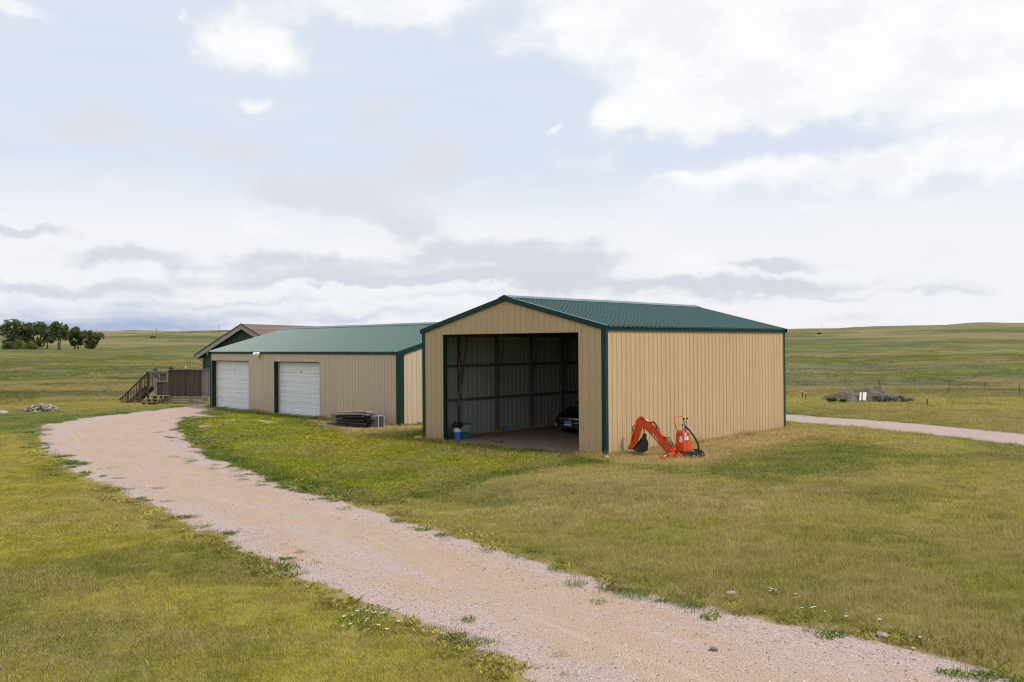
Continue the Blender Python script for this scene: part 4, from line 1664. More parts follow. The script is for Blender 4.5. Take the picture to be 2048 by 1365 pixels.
# ------------------------------------------------------------------ backhoe attachment
def build_backhoe():
    D0 = 24.45
    base = at_depth(1350, 918, D0)
    root = empty('backhoe_attachment', (base[0], base[1], 0), 0)
    tag(root, 'orange backhoe attachment with folded boom parked against the tan shed wall', 'backhoe')
    s = D0 / FPX
    X = lambda p: (p - 1350) * s
    Z = lambda p: (917.5 - p) * s * 1.004
    V = lambda px_, py_, y=0.0: (X(px_), y, max(0.01, Z(py_)))
    # the arm leans away from the viewer towards the bucket
    lean = lambda px_: (1348 - px_) * s * 0.75

    def plate(poly, th, y=0.0, name='x', mat='orange', bev=0.006):
        b = MB()
        n = len(poly)
        pts = [(X(p[0]), lean(p[0]) + y - th / 2, max(0.01, Z(p[1]))) for p in poly] + \
              [(X(p[0]), lean(p[0]) + y + th / 2, max(0.01, Z(p[1]))) for p in poly]
        fs = [tuple(range(n - 1, -1, -1)), tuple(range(n, 2 * n))] + [(i, (i + 1) % n, (i + 1) % n + n, i + n) for i in range(n)]
        b.add(pts, fs)
        return b.build(name, M[mat], root, bevel=bev)

    boom = plate([(1287, 841), (1292, 840), (1303, 849), (1318, 863), (1332, 878), (1346, 899), (1350, 910), (1337, 912), (1326, 898),
                  (1315, 885), (1302, 869), (1290, 858), (1284, 850)], 0.105, name='boom')
    b = MB()                                     # white lettering strip on the boom side
    a1, a2 = (1307.5, 869.5), (1322, 887)
    cu = bpy.data.curves.new('decal_text', 'FONT')
    cu.body = 'Kubota'
    cu.size = 0.085
    cu.extrude = 0.001
    cu.align_x = 'CENTER'
    cu.align_y = 'CENTER'
    tx = bpy.data.objects.new('decal', cu)
    COL.objects.link(tx)
    ctr = ((a1[0] + a2[0]) / 2, (a1[1] + a2[1]) / 2)
    dx, dz = X(a2[0]) - X(a1[0]), Z(a2[1]) - Z(a1[1])
    dy = lean(a2[0]) - lean(a1[0])
    ex = Vector((dx, dy, dz)).normalized()
    nrm = Vector((lean(1300) - lean(1301) and 0.0, 0, 0))
    pn = Vector((0.6, -0.8, 0)).normalized()     # outward of the boom's near side
    ez = (Vector((0, 0, 1)) - ex * ex.z).normalized()
    pn = ex.cross(ez)
    mt = Matrix((ex, ez, pn)).transposed().to_4x4()
    if pn.y > 0:
        pn = -pn
    cpos = Vector((X(ctr[0]), lean(ctr[0]) - 0.0525, Z(ctr[1]))) + pn * 0.004
    tx.matrix_local = Matrix.Translation(cpos) @ Matrix((ex, pn.cross(ex), pn)).transposed().to_4x4()
    cu.materials.append(M['white_label'])
    tx.parent = root
    bpy.context.view_layer.update()
    me_t = bpy.data.meshes.new_from_object(tx.evaluated_get(bpy.context.evaluated_depsgraph_get()))
    mw_t = tx.matrix_local.copy()
    bpy.data.objects.remove(tx)
    tx = link('decal', me_t, root)
    tx.matrix_local = mw_t
    dipper = plate([(1283, 843), (1287, 837.5), (1292, 838), (1293, 852), (1290, 866), (1285, 882), (1281, 893), (1276, 901), (1268, 908), (1264, 905),
                    (1269, 893), (1273, 877), (1276, 860), (1279, 848)], 0.13, name='dipper_arm')
    b = MB()
    p = lambda px_, py_, y=0.0: (X(px_), lean(px_) + y, max(0.01, Z(py_)))
    b.tube([p(1291.5, 838.5), p(1304, 849.5)], 0.019, 8)
    b.build('cylinder_rod', M['chrome'], root, smooth=True)
    b = MB()
    b.tube([p(1303, 848.5), p(1320, 863)], 0.035, 10)
    b.build('dipper_cylinder', M['orange'], root, smooth=True)
    b = MB()
    b.tube([p(1321, 866, -.02), p(1331, 879, -.02)], 0.045, 10)
    b.build('boom_cylinder', M['orange'], root, smooth=True)
    b = MB()
    b.tube([p(1331, 879, -.02), p(1345, 899, -.02)], 0.02, 8)
    b.build('cylinder_rod', M['chrome'], root, smooth=True)
    b = MB()
    b.tube([p(1279, 852, -.08), p(1274, 872, -.08), p(1271, 888, -.08)], 0.03, 8)
    b.build('bucket_cylinder', M['orange'], root, smooth=True)
    for q in ([(1302, 856), (1304, 850), (1309, 848.5), (1314, 852), (1318, 860)], [(1306, 851), (1311, 847), (1316, 852), (1323, 863)],
              [(1328, 880), (1332, 877), (1338, 884), (1344, 896)], [(1334, 879), (1338, 877), (1343, 884), (1347, 898)],
              [(1292, 860), (1294, 868), (1292, 877), (1289, 882)], [(1276, 856), (1272, 862), (1273, 872)]):
        b = MB()
        off = random.uniform(-0.07, -0.03)
        pts = [Vector(p(*u, off)) for u in q]
        # Catmull-Rom for a supple curve
        crv = []
        for i in range(len(pts) - 1):
            p0, p1, p2, p3 = pts[max(i - 1, 0)], pts[i], pts[i + 1], pts[min(i + 2, len(pts) - 1)]
            for t in (0, .33, .66):
                crv.append(0.5 * ((2 * p1) + (-p0 + p2) * t + (2 * p0 - 5 * p1 + 4 * p2 - p3) * t * t + (-p0 + 3 * p1 - 3 * p2 + p3) * t ** 3))
        crv.append(pts[-1])
        b.tube(crv, 0.012, 6)
        b.build('hose', M['black_rubber'], root, smooth=True)
    for px_, py_ in ((1287, 843), (1293, 841), (1347, 907), (1267, 905), (1320, 866), (1332, 880)):
        b = MB()
        q = p(px_, py_)
        b.tube([(q[0], q[1] - 0.085, q[2]), (q[0], q[1] + 0.085, q[2])], 0.016, 10)
        b.build('pin', M['black_steel'], root)
    # digging bucket, an open trough
    b = MB()
    y0, y1 = lean(1285) - 0.17, lean(1285) + 0.17
    prof = [(1271, 906), (1283, 893), (1291, 884), (1300, 884.5), (1302, 895), (1300, 907), (1290, 910.5), (1280, 910)]
    pr = [(X(a), max(0.012, Z(c))) for a, c in prof]
    b.prism(pr, y0, y0 + 0.016)
    b.prism(pr, y1 - 0.016, y1)
    for i in range(2, len(pr) - 1):
        a, c = pr[i], pr[i + 1]
        b.bar((a[0], (y0 + y1) / 2, a[1]), (c[0], (y0 + y1) / 2, c[1]), 0.31, 0.014)
    bk = b.build('bucket', M['black_steel'], root)
    for k, y in enumerate((y0 + 0.1, y1 - 0.1)):
        b = MB()
        b.prism([(X(1292), Z(886)), (X(1293.2), Z(873.5)), (X(1295.5), Z(873.5)), (X(1299), Z(886))], y - 0.012, y + 0.012)
        b.build('bucket_ear', M['black_steel'], bk)
    b = MB()
    b.prism([(X(1297.5), Z(886)), (X(1298), Z(876)), (X(1301), Z(873)), (X(1302), Z(876)), (X(1301.5), Z(890))], y1 - 0.05, y1 - 0.03)
    b.build('bucket_ear', M['black_steel'], bk)
    for k in range(4):
        y = y0 + 0.04 + k * 0.085
        b = MB()
        b.box((X(1270), y, 0.035), (0.09, 0.03, 0.02), (0, -0.5, 0))
        b.build('bucket_tooth', M['black_steel'], bk)
    # swing post and main frame
    b = MB()
    b.tube([V(1346, 919, .02), V(1346, 897, .02)], 0.055, 12)
    b.box((X(1346), 0.02, 0.06), (0.2, 0.22, 0.10))
    b.box((X(1346), 0.02, 0.22), (0.17, 0.16, 0.05))
    b.build('swing_post', M['orange'], root, bevel=0.006)
    b = MB()
    b.prism([(X(1343), 0.0), (X(1388), 0.05), (X(1388), 0.12), (X(1352), 0.2), (X(1343), 0.18)], 0.05, 0.14)
    b.prism([(X(1343), 0.0), (X(1388), 0.05), (X(1388), 0.12), (X(1352), 0.2), (X(1343), 0.18)], 0.36, 0.45)
    b.build('main_frame', M['black_steel'], root)
    # stabiliser legs
    for name_y, x0, x1, y0, y1 in ((0, 1348, 1320, -0.05, -0.34), (1, 1352, 1378, 0.45, 0.75)):
        leg = MB()
        leg.bar((X(x0), y0, 0.14), ((X(x0) + X(x1)) / 2, (y0 + y1) / 2, 0.085), 0.07, 0.08)
        lg = leg.build('stabiliser_leg', M['orange'], root, bevel=0.006)
        b = MB()
        b.tube([((X(x0) + X(x1)) / 2, (y0 + y1) / 2, 0.095), (X(x1) + 0.03, y1, 0.075)], 0.019, 8)
        b.build('cylinder_rod', M['chrome'], lg, smooth=True)
        b = MB()
        b.prism([(X(x1) - 0.11, 0.0), (X(x1) + 0.09, 0.0), (X(x1) + 0.07, 0.06), (X(x1) + 0.02, 0.11), (X(x1) - 0.05, 0.09)], y1 - 0.07, y1 + 0.07)
        b.build('stabiliser_pad', M['orange'], lg, bevel=0.008)
    b = MB()
    b.prism([(X(1352), 0.02), (X(1365), 0.0), (X(1366), 0.05), (X(1360), 0.14), (X(1353), 0.2)], -0.2, -0.12)
    b.build('side_plate', M['orange'], root, bevel=0.006)
    # control tower, seen on its corner
    tw = empty('tower_frame', (X(1369), 0.20, 0))
    tw.parent = root
    tw.rotation_euler = (0, 0, R(40))
    zb, zt = Z(903), Z(864)
    b = MB()
    bw, tw_ = 0.165, 0.112
    bot = [(-bw, -bw), (bw, -bw), (bw, bw), (-bw, bw)]
    topc = [(-tw_, -tw_), (tw_, -tw_), (tw_, tw_), (-tw_, tw_)]
    zm = zt - 0.06
    mid = [(-0.128, -0.128), (0.128, -0.128), (0.128, 0.128), (-0.128, 0.128)]
    pts = [(*q, zb) for q in bot] + [(*q, zm) for q in mid] + [(*q, zt) for q in [(-.095, -.095), (.095, -.095), (.095, .095), (-.095, .095)]]
    fs = [(3, 2, 1, 0), (8, 9, 10, 11)]
    for k in range(2):
        for i in range(4):
            j = (i + 1) % 4
            fs.append((4 * k + i, 4 * k + j, 4 * k + j + 4, 4 * k + i + 4))
    b.add(pts, fs)
    b.build('control_tower', M['orange'], tw, bevel=0.012)
    b = MB()
    b.box((0, 0, zb - 0.012), (0.40, 0.40, 0.02))
    b.build('tower_flange', M['orange'], tw, bevel=0.003)
    # labels: face -x is the left one, face -y the right one (local, turned 40 degrees)
    H = zm - zb
    def on_face(face, u0, u1, v0, v1, mat, name):
        b = MB()
        pts = []
        for u, v in ((u0, v0), (u1, v0), (u1, v1), (u0, v1)):
            half = bw + (0.128 - bw) * v + 0.0025
            z = zb + H * v
            pts.append((-half, -u * half, z) if face == 'l' else (u * half, -half, z))
        pts += [((q[0] - 0.002, q[1], q[2]) if face == 'l' else (q[0], q[1] - 0.002, q[2])) for q in pts]
        b.add(pts, [(0, 1, 2, 3), (4, 5, 6, 7), (0, 1, 5, 4), (1, 2, 6, 5), (2, 3, 7, 6), (3, 0, 4, 7)])
        b.build(name, M[mat], tw)
    on_face('l', 0.0, 0.72, 0.46, 0.80, 'white_label', 'warning_label')
    on_face('r', -0.72, 0.35, 0.58, 0.80, 'white_label', 'warning_label')
    on_face('r', -0.72, -0.05, 0.84, 0.99, 'white_label', 'warning_label')
    on_face('r', 0.15, 0.5, 0.90, 0.99, 'red_tag', 'warning_label')
    on_face('l', -0.85, -0.6, 0.30, 0.52, 'yellow_label', 'warning_label')
    # handle hoop
    b = MB()
    b.tube([V(1357.5, 868, .10), V(1353, 855, .10), V(1350, 839, .10), V(1352, 837.3, .12), V(1367, 836, .28), V(1370, 838, .3), V(1373, 850, .3), V(1376, 864, .3)], 0.013, 8)
    b.build('grab_rail', M['orange'], root, smooth=True)
    for kx, ky, bx in ((1371, 841, 1373), (1377.5, 840, 1374), (1368, 853.5, 1371)):
        b = MB()
        b.tube([V(bx, 864, .2), V(kx, ky, .18)], 0.007, 6)
        lv = b.build('control_lever', M['black_steel'], root)
        b = MB()
        c = V(kx, ky, .18)
        b.lathe([(0.0, -0.03), (0.022, -0.02), (0.027, 0.0), (0.02, 0.02), (0.0, 0.028)], c, 10)
        b.build('knob', M['black_rubber'], lv, smooth=True)
    b = MB()
    b.box(V(1372.5, 861, .2), (0.12, 0.12, 0.09))
    b.build('valve_block', M['galv'], root, bevel=0.01)
    # gearbox, pump and hoses at the right foot
    b = MB()
    b.box((X(1373), 0.02, 0.10), (0.28, 0.26, 0.16))
    b.tube([(X(1386), -0.12, 0.09), (X(1386), 0.12, 0.09)], 0.085, 14)
    b.tube([(X(1386), -0.15, 0.09), (X(1386), -0.12, 0.09)], 0.05, 12)
    b.box((X(1398), 0.05, 0.10), (0.16, 0.2, 0.16))
    b.build('pump', M['black_steel'], root, bevel=0.012)
    b = MB()
    b.tube([V(1386, 913, -.16), V(1386, 913, -.151)], 0.035, 12)
    b.build('pump_shaft', M['galv'], root)
    for pts, r_ in (([V(1373, 856, .15), V(1379, 862, .05), V(1386, 872, -.02), V(1393, 884, -.05), V(1397, 897, -.03), V(1396, 908, 0)], 0.026),
                    ([V(1386, 901, 0), V(1394, 900.5, -.05), V(1402, 903, -.05), V(1407, 909, -.04), V(1406, 917, -.02)], 0.016),
                    ([V(1390, 905, .1), V(1399, 903, .1), V(1408, 908, .08), V(1409, 915, .05), V(1401, 919, .03)], 0.016),
                    ([V(1392, 917, -.1), V(1399, 911, -.12), V(1404, 914, -.1), V(1398, 920, -.12)], 0.014),
                    ([V(1362, 914, -.14), V(1372, 919, -.2), V(1384, 920, -.2), V(1393, 915, -.16)], 0.010)):
        b = MB()
        pts = [Vector(q) for q in pts]
        crv = []
        for i in range(len(pts) - 1):
            p0, p1, p2, p3 = pts[max(i - 1, 0)], pts[i], pts[i + 1], pts[min(i + 2, len(pts) - 1)]
            for t in (0, .25, .5, .75):
                crv.append(0.5 * ((2 * p1) + (-p0 + p2) * t + (2 * p0 - 5 * p1 + 4 * p2 - p3) * t * t + (-p0 + 3 * p1 - 3 * p2 + p3) * t ** 3))
        crv.append(pts[-1])
        b.tube(crv, r_, 8)
        b.build('hose', M['black_rubber'], root, smooth=True)
    return root


build_backhoe()


# ------------------------------------------------------------------ lumber pile and wire basket
def build_lumber():
    D0 = 34.2
    s = D0 / FPX
    o = at_depth(700, 858, D0)
    ang = R(-30)
    X = lambda p: (p - 700) * s / math.cos(ang)
    root = empty('lumber_pile', (o[0], o[1], 0), ang)
    tag(root, 'stack of dark weathered boards on the straw before the garage wall', 'lumber')
    rnd = random.Random(4)
    z = 0.0
    for k in range(12):
        th = rnd.uniform(0.035, 0.06)
        sh = rnd.uniform(-0.16, 0.16)
        for j in range(5):
            if k > 8 and j in (0, 1, 4) and rnd.random() < 0.6:
                continue
            ln = rnd.uniform(1.2, 1.8) * (1 - 0.012 * k)
            c = (X(697) + sh + rnd.uniform(-0.16, 0.16), 0.05 + j * 0.165 + rnd.uniform(-0.04, 0.03), z + th / 2 + rnd.uniform(-0.006, 0.012))
            b = MB()
            b.box(c, (ln, rnd.uniform(0.11, 0.16), th * rnd.uniform(0.55, 0.85)), (rnd.uniform(-0.10, 0.10), rnd.uniform(-0.03, 0.03), rnd.uniform(-0.09, 0.09)))
            m = M['wood_brown'] if rnd.random() < 0.15 else M['wood_black']
            if k >= 11 or rnd.random() < 0.05:
                m = M['wood_pale']
            b.build('board', m, root)
        z += th
    for i, (dx, dy, zz, a, ln) in enumerate(((-1.0, 0.0, 0.03, 0.12, 0.8), (-1.05, 0.22, 0.09, -0.08, 0.7), (-0.95, -0.18, 0.03, 0.3, 0.9), (-0.95, 0.35, 0.15, 0.05, 0.6))):
        b = MB()
        b.box((X(700) + dx, 0.1 + dy, zz), (ln, 0.13, 0.03), (0.1, 0.05, a))
        b.build('board', M['wood_grey'] if i != 1 else M['wood_dark'], root)
    for dx, dy, dz, a, ti, ln in ((-0.25, 0.25, 0.03, 0.06, -0.05, 1.4), (0.25, 0.45, 0.05, -0.25, 0.04, 1.1), (-0.1, 0.6, 0.02, 0.1, -0.02, 1.5)):
        b = MB()
        b.box((X(700) + dx, dy, z + dz), (ln, 0.17, 0.035), (0.05, ti, a))
        b.build('board', M['wood_pale'], root)
    # grey wire crate propped at the right end
    q = at_depth(750, 851, D0 - 0.35)
    cr = empty('wire_crate', (q[0], q[1], 0), R(-38))
    cr.rotation_euler = (R(-10), R(-9), R(-38))
    tag(cr, 'grey wire crate leaning on the right end of the board stack', 'crate')
    w, d, h = 0.36, 0.28, 0.48
    b = MB()
    for x in (-w / 2, w / 2):
        for y in (0, d):
            b.bar((x, y, 0), (x, y, h), 0.025, 0.025)
    for z_ in (0.012, h - 0.012):
        for y in (0, d):
            b.bar((-w / 2, y, z_), (w / 2, y, z_), 0.024, 0.024)
        for x in (-w / 2, w / 2):
            b.bar((x, 0, z_), (x, d, z_), 0.024, 0.024)
    b.build('frame', M['galv'], cr)
    for side in range(2):
        y = 0 if side == 0 else d
        for k in range(1, 6):
            b = MB()
            b.bar((-w / 2, y, h * k / 6), (w / 2, y, h * k / 6), 0.012, 0.012)
            b.build('wire', M['galv'], cr)
        for k in range(1, 5):
            b = MB()
            b.bar((-w / 2 + w * k / 5, y, 0), (-w / 2 + w * k / 5, y, h), 0.012, 0.012, (1, 0, 0))
            b.build('wire', M['galv'], cr)
    b = MB()
    b.span((-w / 2 + 0.03, 0.03, 0.02), (w / 2 - 0.03, d - 0.03, h * 0.9))
    b.build('liner', M['wood_dark'], cr)


build_lumber()


# ------------------------------------------------------------------ things inside the shed
def shed_pt(x, y, z=0.0):
    return SHED_MW @ Vector((x, y, z))


def build_bucket():
    p = shed_pt(0.62, 6.40)
    t = empty('plastic_bucket', (p.x, p.y, 0.012))
    tag(t, 'white and blue plastic bucket with black bag in the shed corner', 'bucket')
    b = MB()
    b.lathe([(0.0, 0.0), (0.125, 0.0), (0.135, 0.24), (0.0, 0.24)], (0, 0, 0), 20)
    b.build('lower_wall', M['blue_plastic'], t, smooth=False)
    b = MB()
    b.lathe([(0.136, 0.241), (0.145, 0.37), (0.155, 0.37), (0.155, 0.385), (0.135, 0.385)], (0, 0, 0), 20)
    b.build('upper_wall', M['white_paint'], t)
    b = MB()
    n, rings = 18, 5
    pts, fs = [], []
    for i in range(rings):
        f = i / (rings - 1)
        for k in range(n):
            a = 2 * math.pi * k / n
            r_ = (0.14 + 0.05 * math.sin(f * 2.6)) * (1 + 0.12 * math.sin(a * 5 + f * 3)) * (1 - 0.25 * f * f)
            pts.append((r_ * math.cos(a), r_ * math.sin(a), 0.36 + 0.20 * f + 0.025 * math.sin(a * 3 + 1)))
    for i in range(rings - 1):
        for k in range(n):
            a, c = i * n + k, i * n + (k + 1) % n
            fs.append((a, c, c + n, a + n))
    pts.append((0, 0, 0.47))
    for k in range(n):
        fs.append(((rings - 1) * n + k, (rings - 1) * n + (k + 1) % n, len(pts) - 1))
    b.add(pts, fs)
    b.build('bag', M['black_bag'], t)
    # tote next to it
    p = shed_pt(1.02, 6.62)
    t = empty('storage_tote', (p.x, p.y, 0.012), SHED_YAW)
    tag(t, 'grey lidded tote on a green base beside the blue bucket', 'tote')
    b = MB()
    b.box((0, 0, 0.10), (0.34, 0.42, 0.20), taper=1.06)
    b.build('lower_bin', M['green_plastic'], t, bevel=0.01)
    b = MB()
    b.box((0, 0, 0.33), (0.36, 0.44, 0.24), taper=1.04)
    b.build('upper_bin', M['grey_plastic'], t, bevel=0.01)
    b = MB()
    b.box((0, 0, 0.47), (0.40, 0.48, 0.035))
    b.build('lid', M['green_plastic'], t, bevel=0.006)
    # cord hanging on the first post
    pts = []
    for i in range(26):
        f = i / 25
        z = 3.2 - 2.75 * f
        sw = 0.03 * math.sin(f * 9) + (0.10 * math.sin((f - 0.52) * 26) if 0.5 < f < 0.72 else 0)
        pts.append(shed_pt(1.42 + sw, 7.08 + 0.04 * math.cos(f * 21), z))
    b = MB()
    b.tube(pts, 0.011, 5)
    c = b.build('hanging_cord', M['rope'], None, smooth=True)
    pts = [shed_pt(1.40 + 0.12 * math.cos(a) * (1 + .3 * math.sin(2.3 * a)), 7.02 + 0.015 * math.sin(3 * a), 1.25 + 0.24 * math.sin(a))
           for a in np.linspace(0, 4 * math.pi, 40)]
    b = MB()
    b.tube(pts, 0.009, 5)
    b.build('coil', M['rope'], c, smooth=True)
    tag(c, 'pale cord hanging in loops on the first post inside the shed', 'cord')
    p = shed_pt(3.15, 7.02)
    b = MB()
    b.prism([(-0.22, 0), (0.22, 0), (0.2, 0.05), (0.05, 0.09), (-0.18, 0.07)], -0.06, 0.06)
    o = b.build('orange_rag', M['orange_plastic'], None, bevel=0.01)
    o.location, o.rotation_euler = (p.x, p.y, 0.013), (0, 0, SHED_YAW)
    tag(o, 'small flat orange object at the foot of the shed wall', 'rag')
    p = shed_pt(3.55, 7.02)
    b = MB()
    b.lathe([(0.0, 0.0), (0.06, 0.0), (0.06, 0.14), (0.045, 0.17), (0.03, 0.2), (0.0, 0.2)], (0, 0, 0), 12)
    o = b.build('blue_jug', M['blue_plastic'])
    o.location = (p.x, p.y, 0.013)
    tag(o, 'small blue jug by the second post on the shed floor', 'jug')


build_bucket()


def build_car():
    p = shed_pt(3.85, 4.32)
    root = empty('black_sedan', (p.x, p.y, 0.012), SHED_YAW)
    tag(root, 'black sedan parked nose out in the dark shed', 'car')
    # stations along x: (x, half width, floor z, belt z, top z, top half width)
    secs = [(0.00, 0.52, 0.34, 0.52, 0.60, 0.42), (0.05, 0.68, 0.24, 0.58, 0.68, 0.58), (0.20, 0.80, 0.20, 0.64, 0.745, 0.68),
            (0.55, 0.89, 0.20, 0.74, 0.85, 0.74), (1.10, 0.91, 0.20, 0.83, 0.945, 0.76), (1.45, 0.91, 0.20, 0.87, 0.99, 0.74),
            (2.05, 0.91, 0.20, 0.90, 1.32, 0.62), (2.55, 0.91, 0.20, 0.91, 1.445, 0.58), (3.20, 0.91, 0.20, 0.92, 1.43, 0.57),
            (3.75, 0.90, 0.20, 0.93, 1.27, 0.58), (4.20, 0.88, 0.22, 0.93, 1.05, 0.66), (4.65, 0.84, 0.26, 0.90, 0.99, 0.68), (4.78, 0.74, 0.34, 0.75, 0.84, 0.6)]
    b = MB()
    pts, fs = [], []
    for x, hw, zf, zb, zt, tw in secs:
        ring = []
        half = [(hw * 0.82, zf), (hw * 0.97, zf + 0.06), (hw, (zf + zb) / 2), (hw * 0.985, zb - 0.05), (hw * 0.94, zb), (tw, zb + (zt - zb) * 0.82), (tw * 0.8, zt - 0.01), (tw * 0.4, zt)]
        ring = [(x, y, z) for y, z in half] + [(x, -y, z) for y, z in half[::-1]]
        pts += ring
    n = 16
    for i in range(len(secs) - 1):
        for k in range(n):
            a, c = i * n + k, i * n + (k + 1) % n
            fs.append((a, c, c + n, a + n))
    fs.append(tuple(range(n)))
    fs.append(tuple((len(secs) - 1) * n + k for k in range(n - 1, -1, -1)))
    b.add(pts, fs)
    o = b.build('body', M['car_paint'], root, smooth=True)
    ss = o.modifiers.new('smooth', 'SUBSURF')
    ss.levels = ss.render_levels = 2
    b = MB()
    for dy in (-1, 1):
        pass
    b.add([(1.50, -0.66, 1.005), (1.50, 0.66, 1.005), (2.07, 0.56, 1.335), (2.07, -0.56, 1.335), (1.50, -0.66, 0.99), (1.50, 0.66, 0.99), (2.07, 0.56, 1.32), (2.07, -0.56, 1.32)],
          [(0, 1, 2, 3), (7, 6, 5, 4), (0, 4, 5, 1), (1, 5, 6, 2), (2, 6, 7, 3), (3, 7, 4, 0)])
    b.build('windscreen', M['car_glass'], root)
    # grille with chrome frame, across the nose
    b = MB()
    b.box((0.015, 0, 0.50), (0.03, 0.86, 0.13))
    b.box((0.02, 0, 0.31), (0.03, 0.95, 0.13))
    b.build('grille', M['black_rubber'], root)
    b = MB()
    for z, hw in ((0.575, 0.46), (0.555, 0.44), (0.425, 0.45)):
        b.tube([(0.06, -hw - 0.06, z + 0.03), (-0.005, -hw + 0.05, z), (-0.012, 0, z), (-0.005, hw - 0.05, z), (0.06, hw + 0.06, z + 0.03)], 0.009, 6)
    b.build('chrome_strip', M['chrome'], root, smooth=True)
    for s in (-1, 1):
        b = MB()
        b.add([(0.07, s * 0.52, 0.60), (0.17, s * 0.76, 0.67), (0.36, s * 0.83, 0.70), (0.33, s * 0.84, 0.63), (0.15, s * 0.77, 0.57), (0.05, s * 0.55, 0.54),
               (0.11, s * 0.50, 0.60), (0.21, s * 0.70, 0.67), (0.40, s * 0.78, 0.70), (0.37, s * 0.78, 0.63), (0.19, s * 0.71, 0.57), (0.09, s * 0.53, 0.54)],
              [(0, 1, 2, 3, 4, 5), (11, 10, 9, 8, 7, 6)] + [(i, (i + 1) % 6, (i + 1) % 6 + 6, i + 6) for i in range(6)])
        b.build('headlight', M['lamp_glass'], root)
        b = MB()
        b.tube([(0.075, s * 0.68, 0.33), (0.12, s * 0.68, 0.33)], 0.05, 10)
        b.build('fog_lamp', M['lamp_glass'], root)
        for x in (0.92, 3.72):
            b = MB()
            b.tube([(x, s * 0.70, 0.32), (x, s * 0.915, 0.32)], 0.32, 24)
            w = b.build('wheel', M['black_rubber'], root)
            b = MB()
            b.tube([(x, s * 0.90, 0.32), (x, s * 0.925, 0.32)], 0.21, 16)
            b.build('rim', M['galv'], w)
        b = MB()
        b.box((1.75, s * 1.0, 0.98), (0.12, 0.18, 0.12))
        b.build('mirror', M['car_paint'], root, bevel=0.03)
    b = MB()
    b.box((-0.022, 0.07, 0.415), (0.008, 0.31, 0.16))
    pl = b.build('licence_plate', M['plate_blue'], root)
    b = MB()
    b.box((-0.0275, 0.07, 0.355), (0.003, 0.29, 0.034))
    b.build('plate_band', M['white_label'], pl)
    b = MB()
    b.prism([(-0.085, 0.575), (-0.03, 0.585), (-0.03, 0.605), (0.03, 0.605), (0.03, 0.585), (0.085, 0.585), (0.078, 0.548), (0.03, 0.548), (0.03, 0.53), (-0.03, 0.53), (-0.03, 0.548), (-0.092, 0.548)],
            -0.034, -0.022, 'x')
    b.build('badge', M['gold'], root)


build_car()


# ------------------------------------------------------------------ rocks
def rock_mesh(seed, mat, flat=0.6):
    r_ = random.Random(seed)
    bm = bmesh.new()
    bmesh.ops.create_icosphere(bm, subdivisions=1, radius=0.5)
    for v in bm.verts:
        v.co *= 1 + r_.uniform(-0.25, 0.22)
        v.co.z *= flat
        v.co.x *= 1.15
    me = bpy.data.meshes.new('rock')
    bm.to_mesh(me)
    bm.free()
    me.materials.append(mat)
    return me


ROCKS = [rock_mesh(i, M['rock'], random.uniform(0.5, 0.75)) for i in range(5)]
ROCKS_P = [rock_mesh(40 + i, M['rock_pale'], random.uniform(0.45, 0.7)) for i in range(4)]


def rock_pile():
    c = gp(83, 823)
    root = empty('rock_pile', (c[0], c[1], 0))
    tag(root, 'low heap of pale field stones on the grass left of the driveway', 'rocks')
    rnd = random.Random(9)
    for k in range(170):
        a = rnd.uniform(0, 2 * math.pi)
        q = math.sqrt(rnd.random())
        x, y = 0.80 * q * math.cos(a), 0.75 * q * math.sin(a)
        h = 0.34 * (1 - q ** 3)
        o = link('stone', rnd.choice(ROCKS + ROCKS_P), root)
        o.location = (x, y, max(0.04, h - 0.03 + rnd.uniform(-0.03, 0.03)))
        o.scale = [rnd.uniform(0.12, 0.22), rnd.uniform(0.12, 0.2), rnd.uniform(0.10, 0.2)]
        o.rotation_euler = (rnd.uniform(-.5, .5), rnd.uniform(-.5, .5), rnd.uniform(0, 6.28))


rock_pile()


def lone_rock(px_, py_, size, label, pale=True, seed=0, zoff=0.0):
    p = gp(px_, py_)
    rnd = random.Random(seed)
    o = link('rock', rnd.choice(ROCKS_P if pale else ROCKS))
    o.location = (p[0], p[1], size * 0.16)
    o.scale = [size] * 3
    o.rotation_euler = (0, 0, rnd.uniform(0, 6))
    tag(o, label, 'rock', 'loose rocks around the yard')


lone_rock(838, 879, 0.30, 'pale rock at the left front corner of the open shed', seed=1)
lone_rock(1214, 917, 0.16, 'small white rock at the foot of the near shed corner', seed=2)
lone_rock(1463, 1190, 0.13, 'tan rock in the grass near the gravel edge, left of the daisies', True, 3)
lone_rock(1765, 1275, 0.14, 'pale rock on the right edge of the gravel driveway', seed=4)
lone_rock(6, 828, 0.42, 'pale rock at the left edge beyond the stone heap', seed=5)
lone_rock(1428, 1302, 0.09, 'dark pebble sized rock in the middle of the near driveway', False, 6)


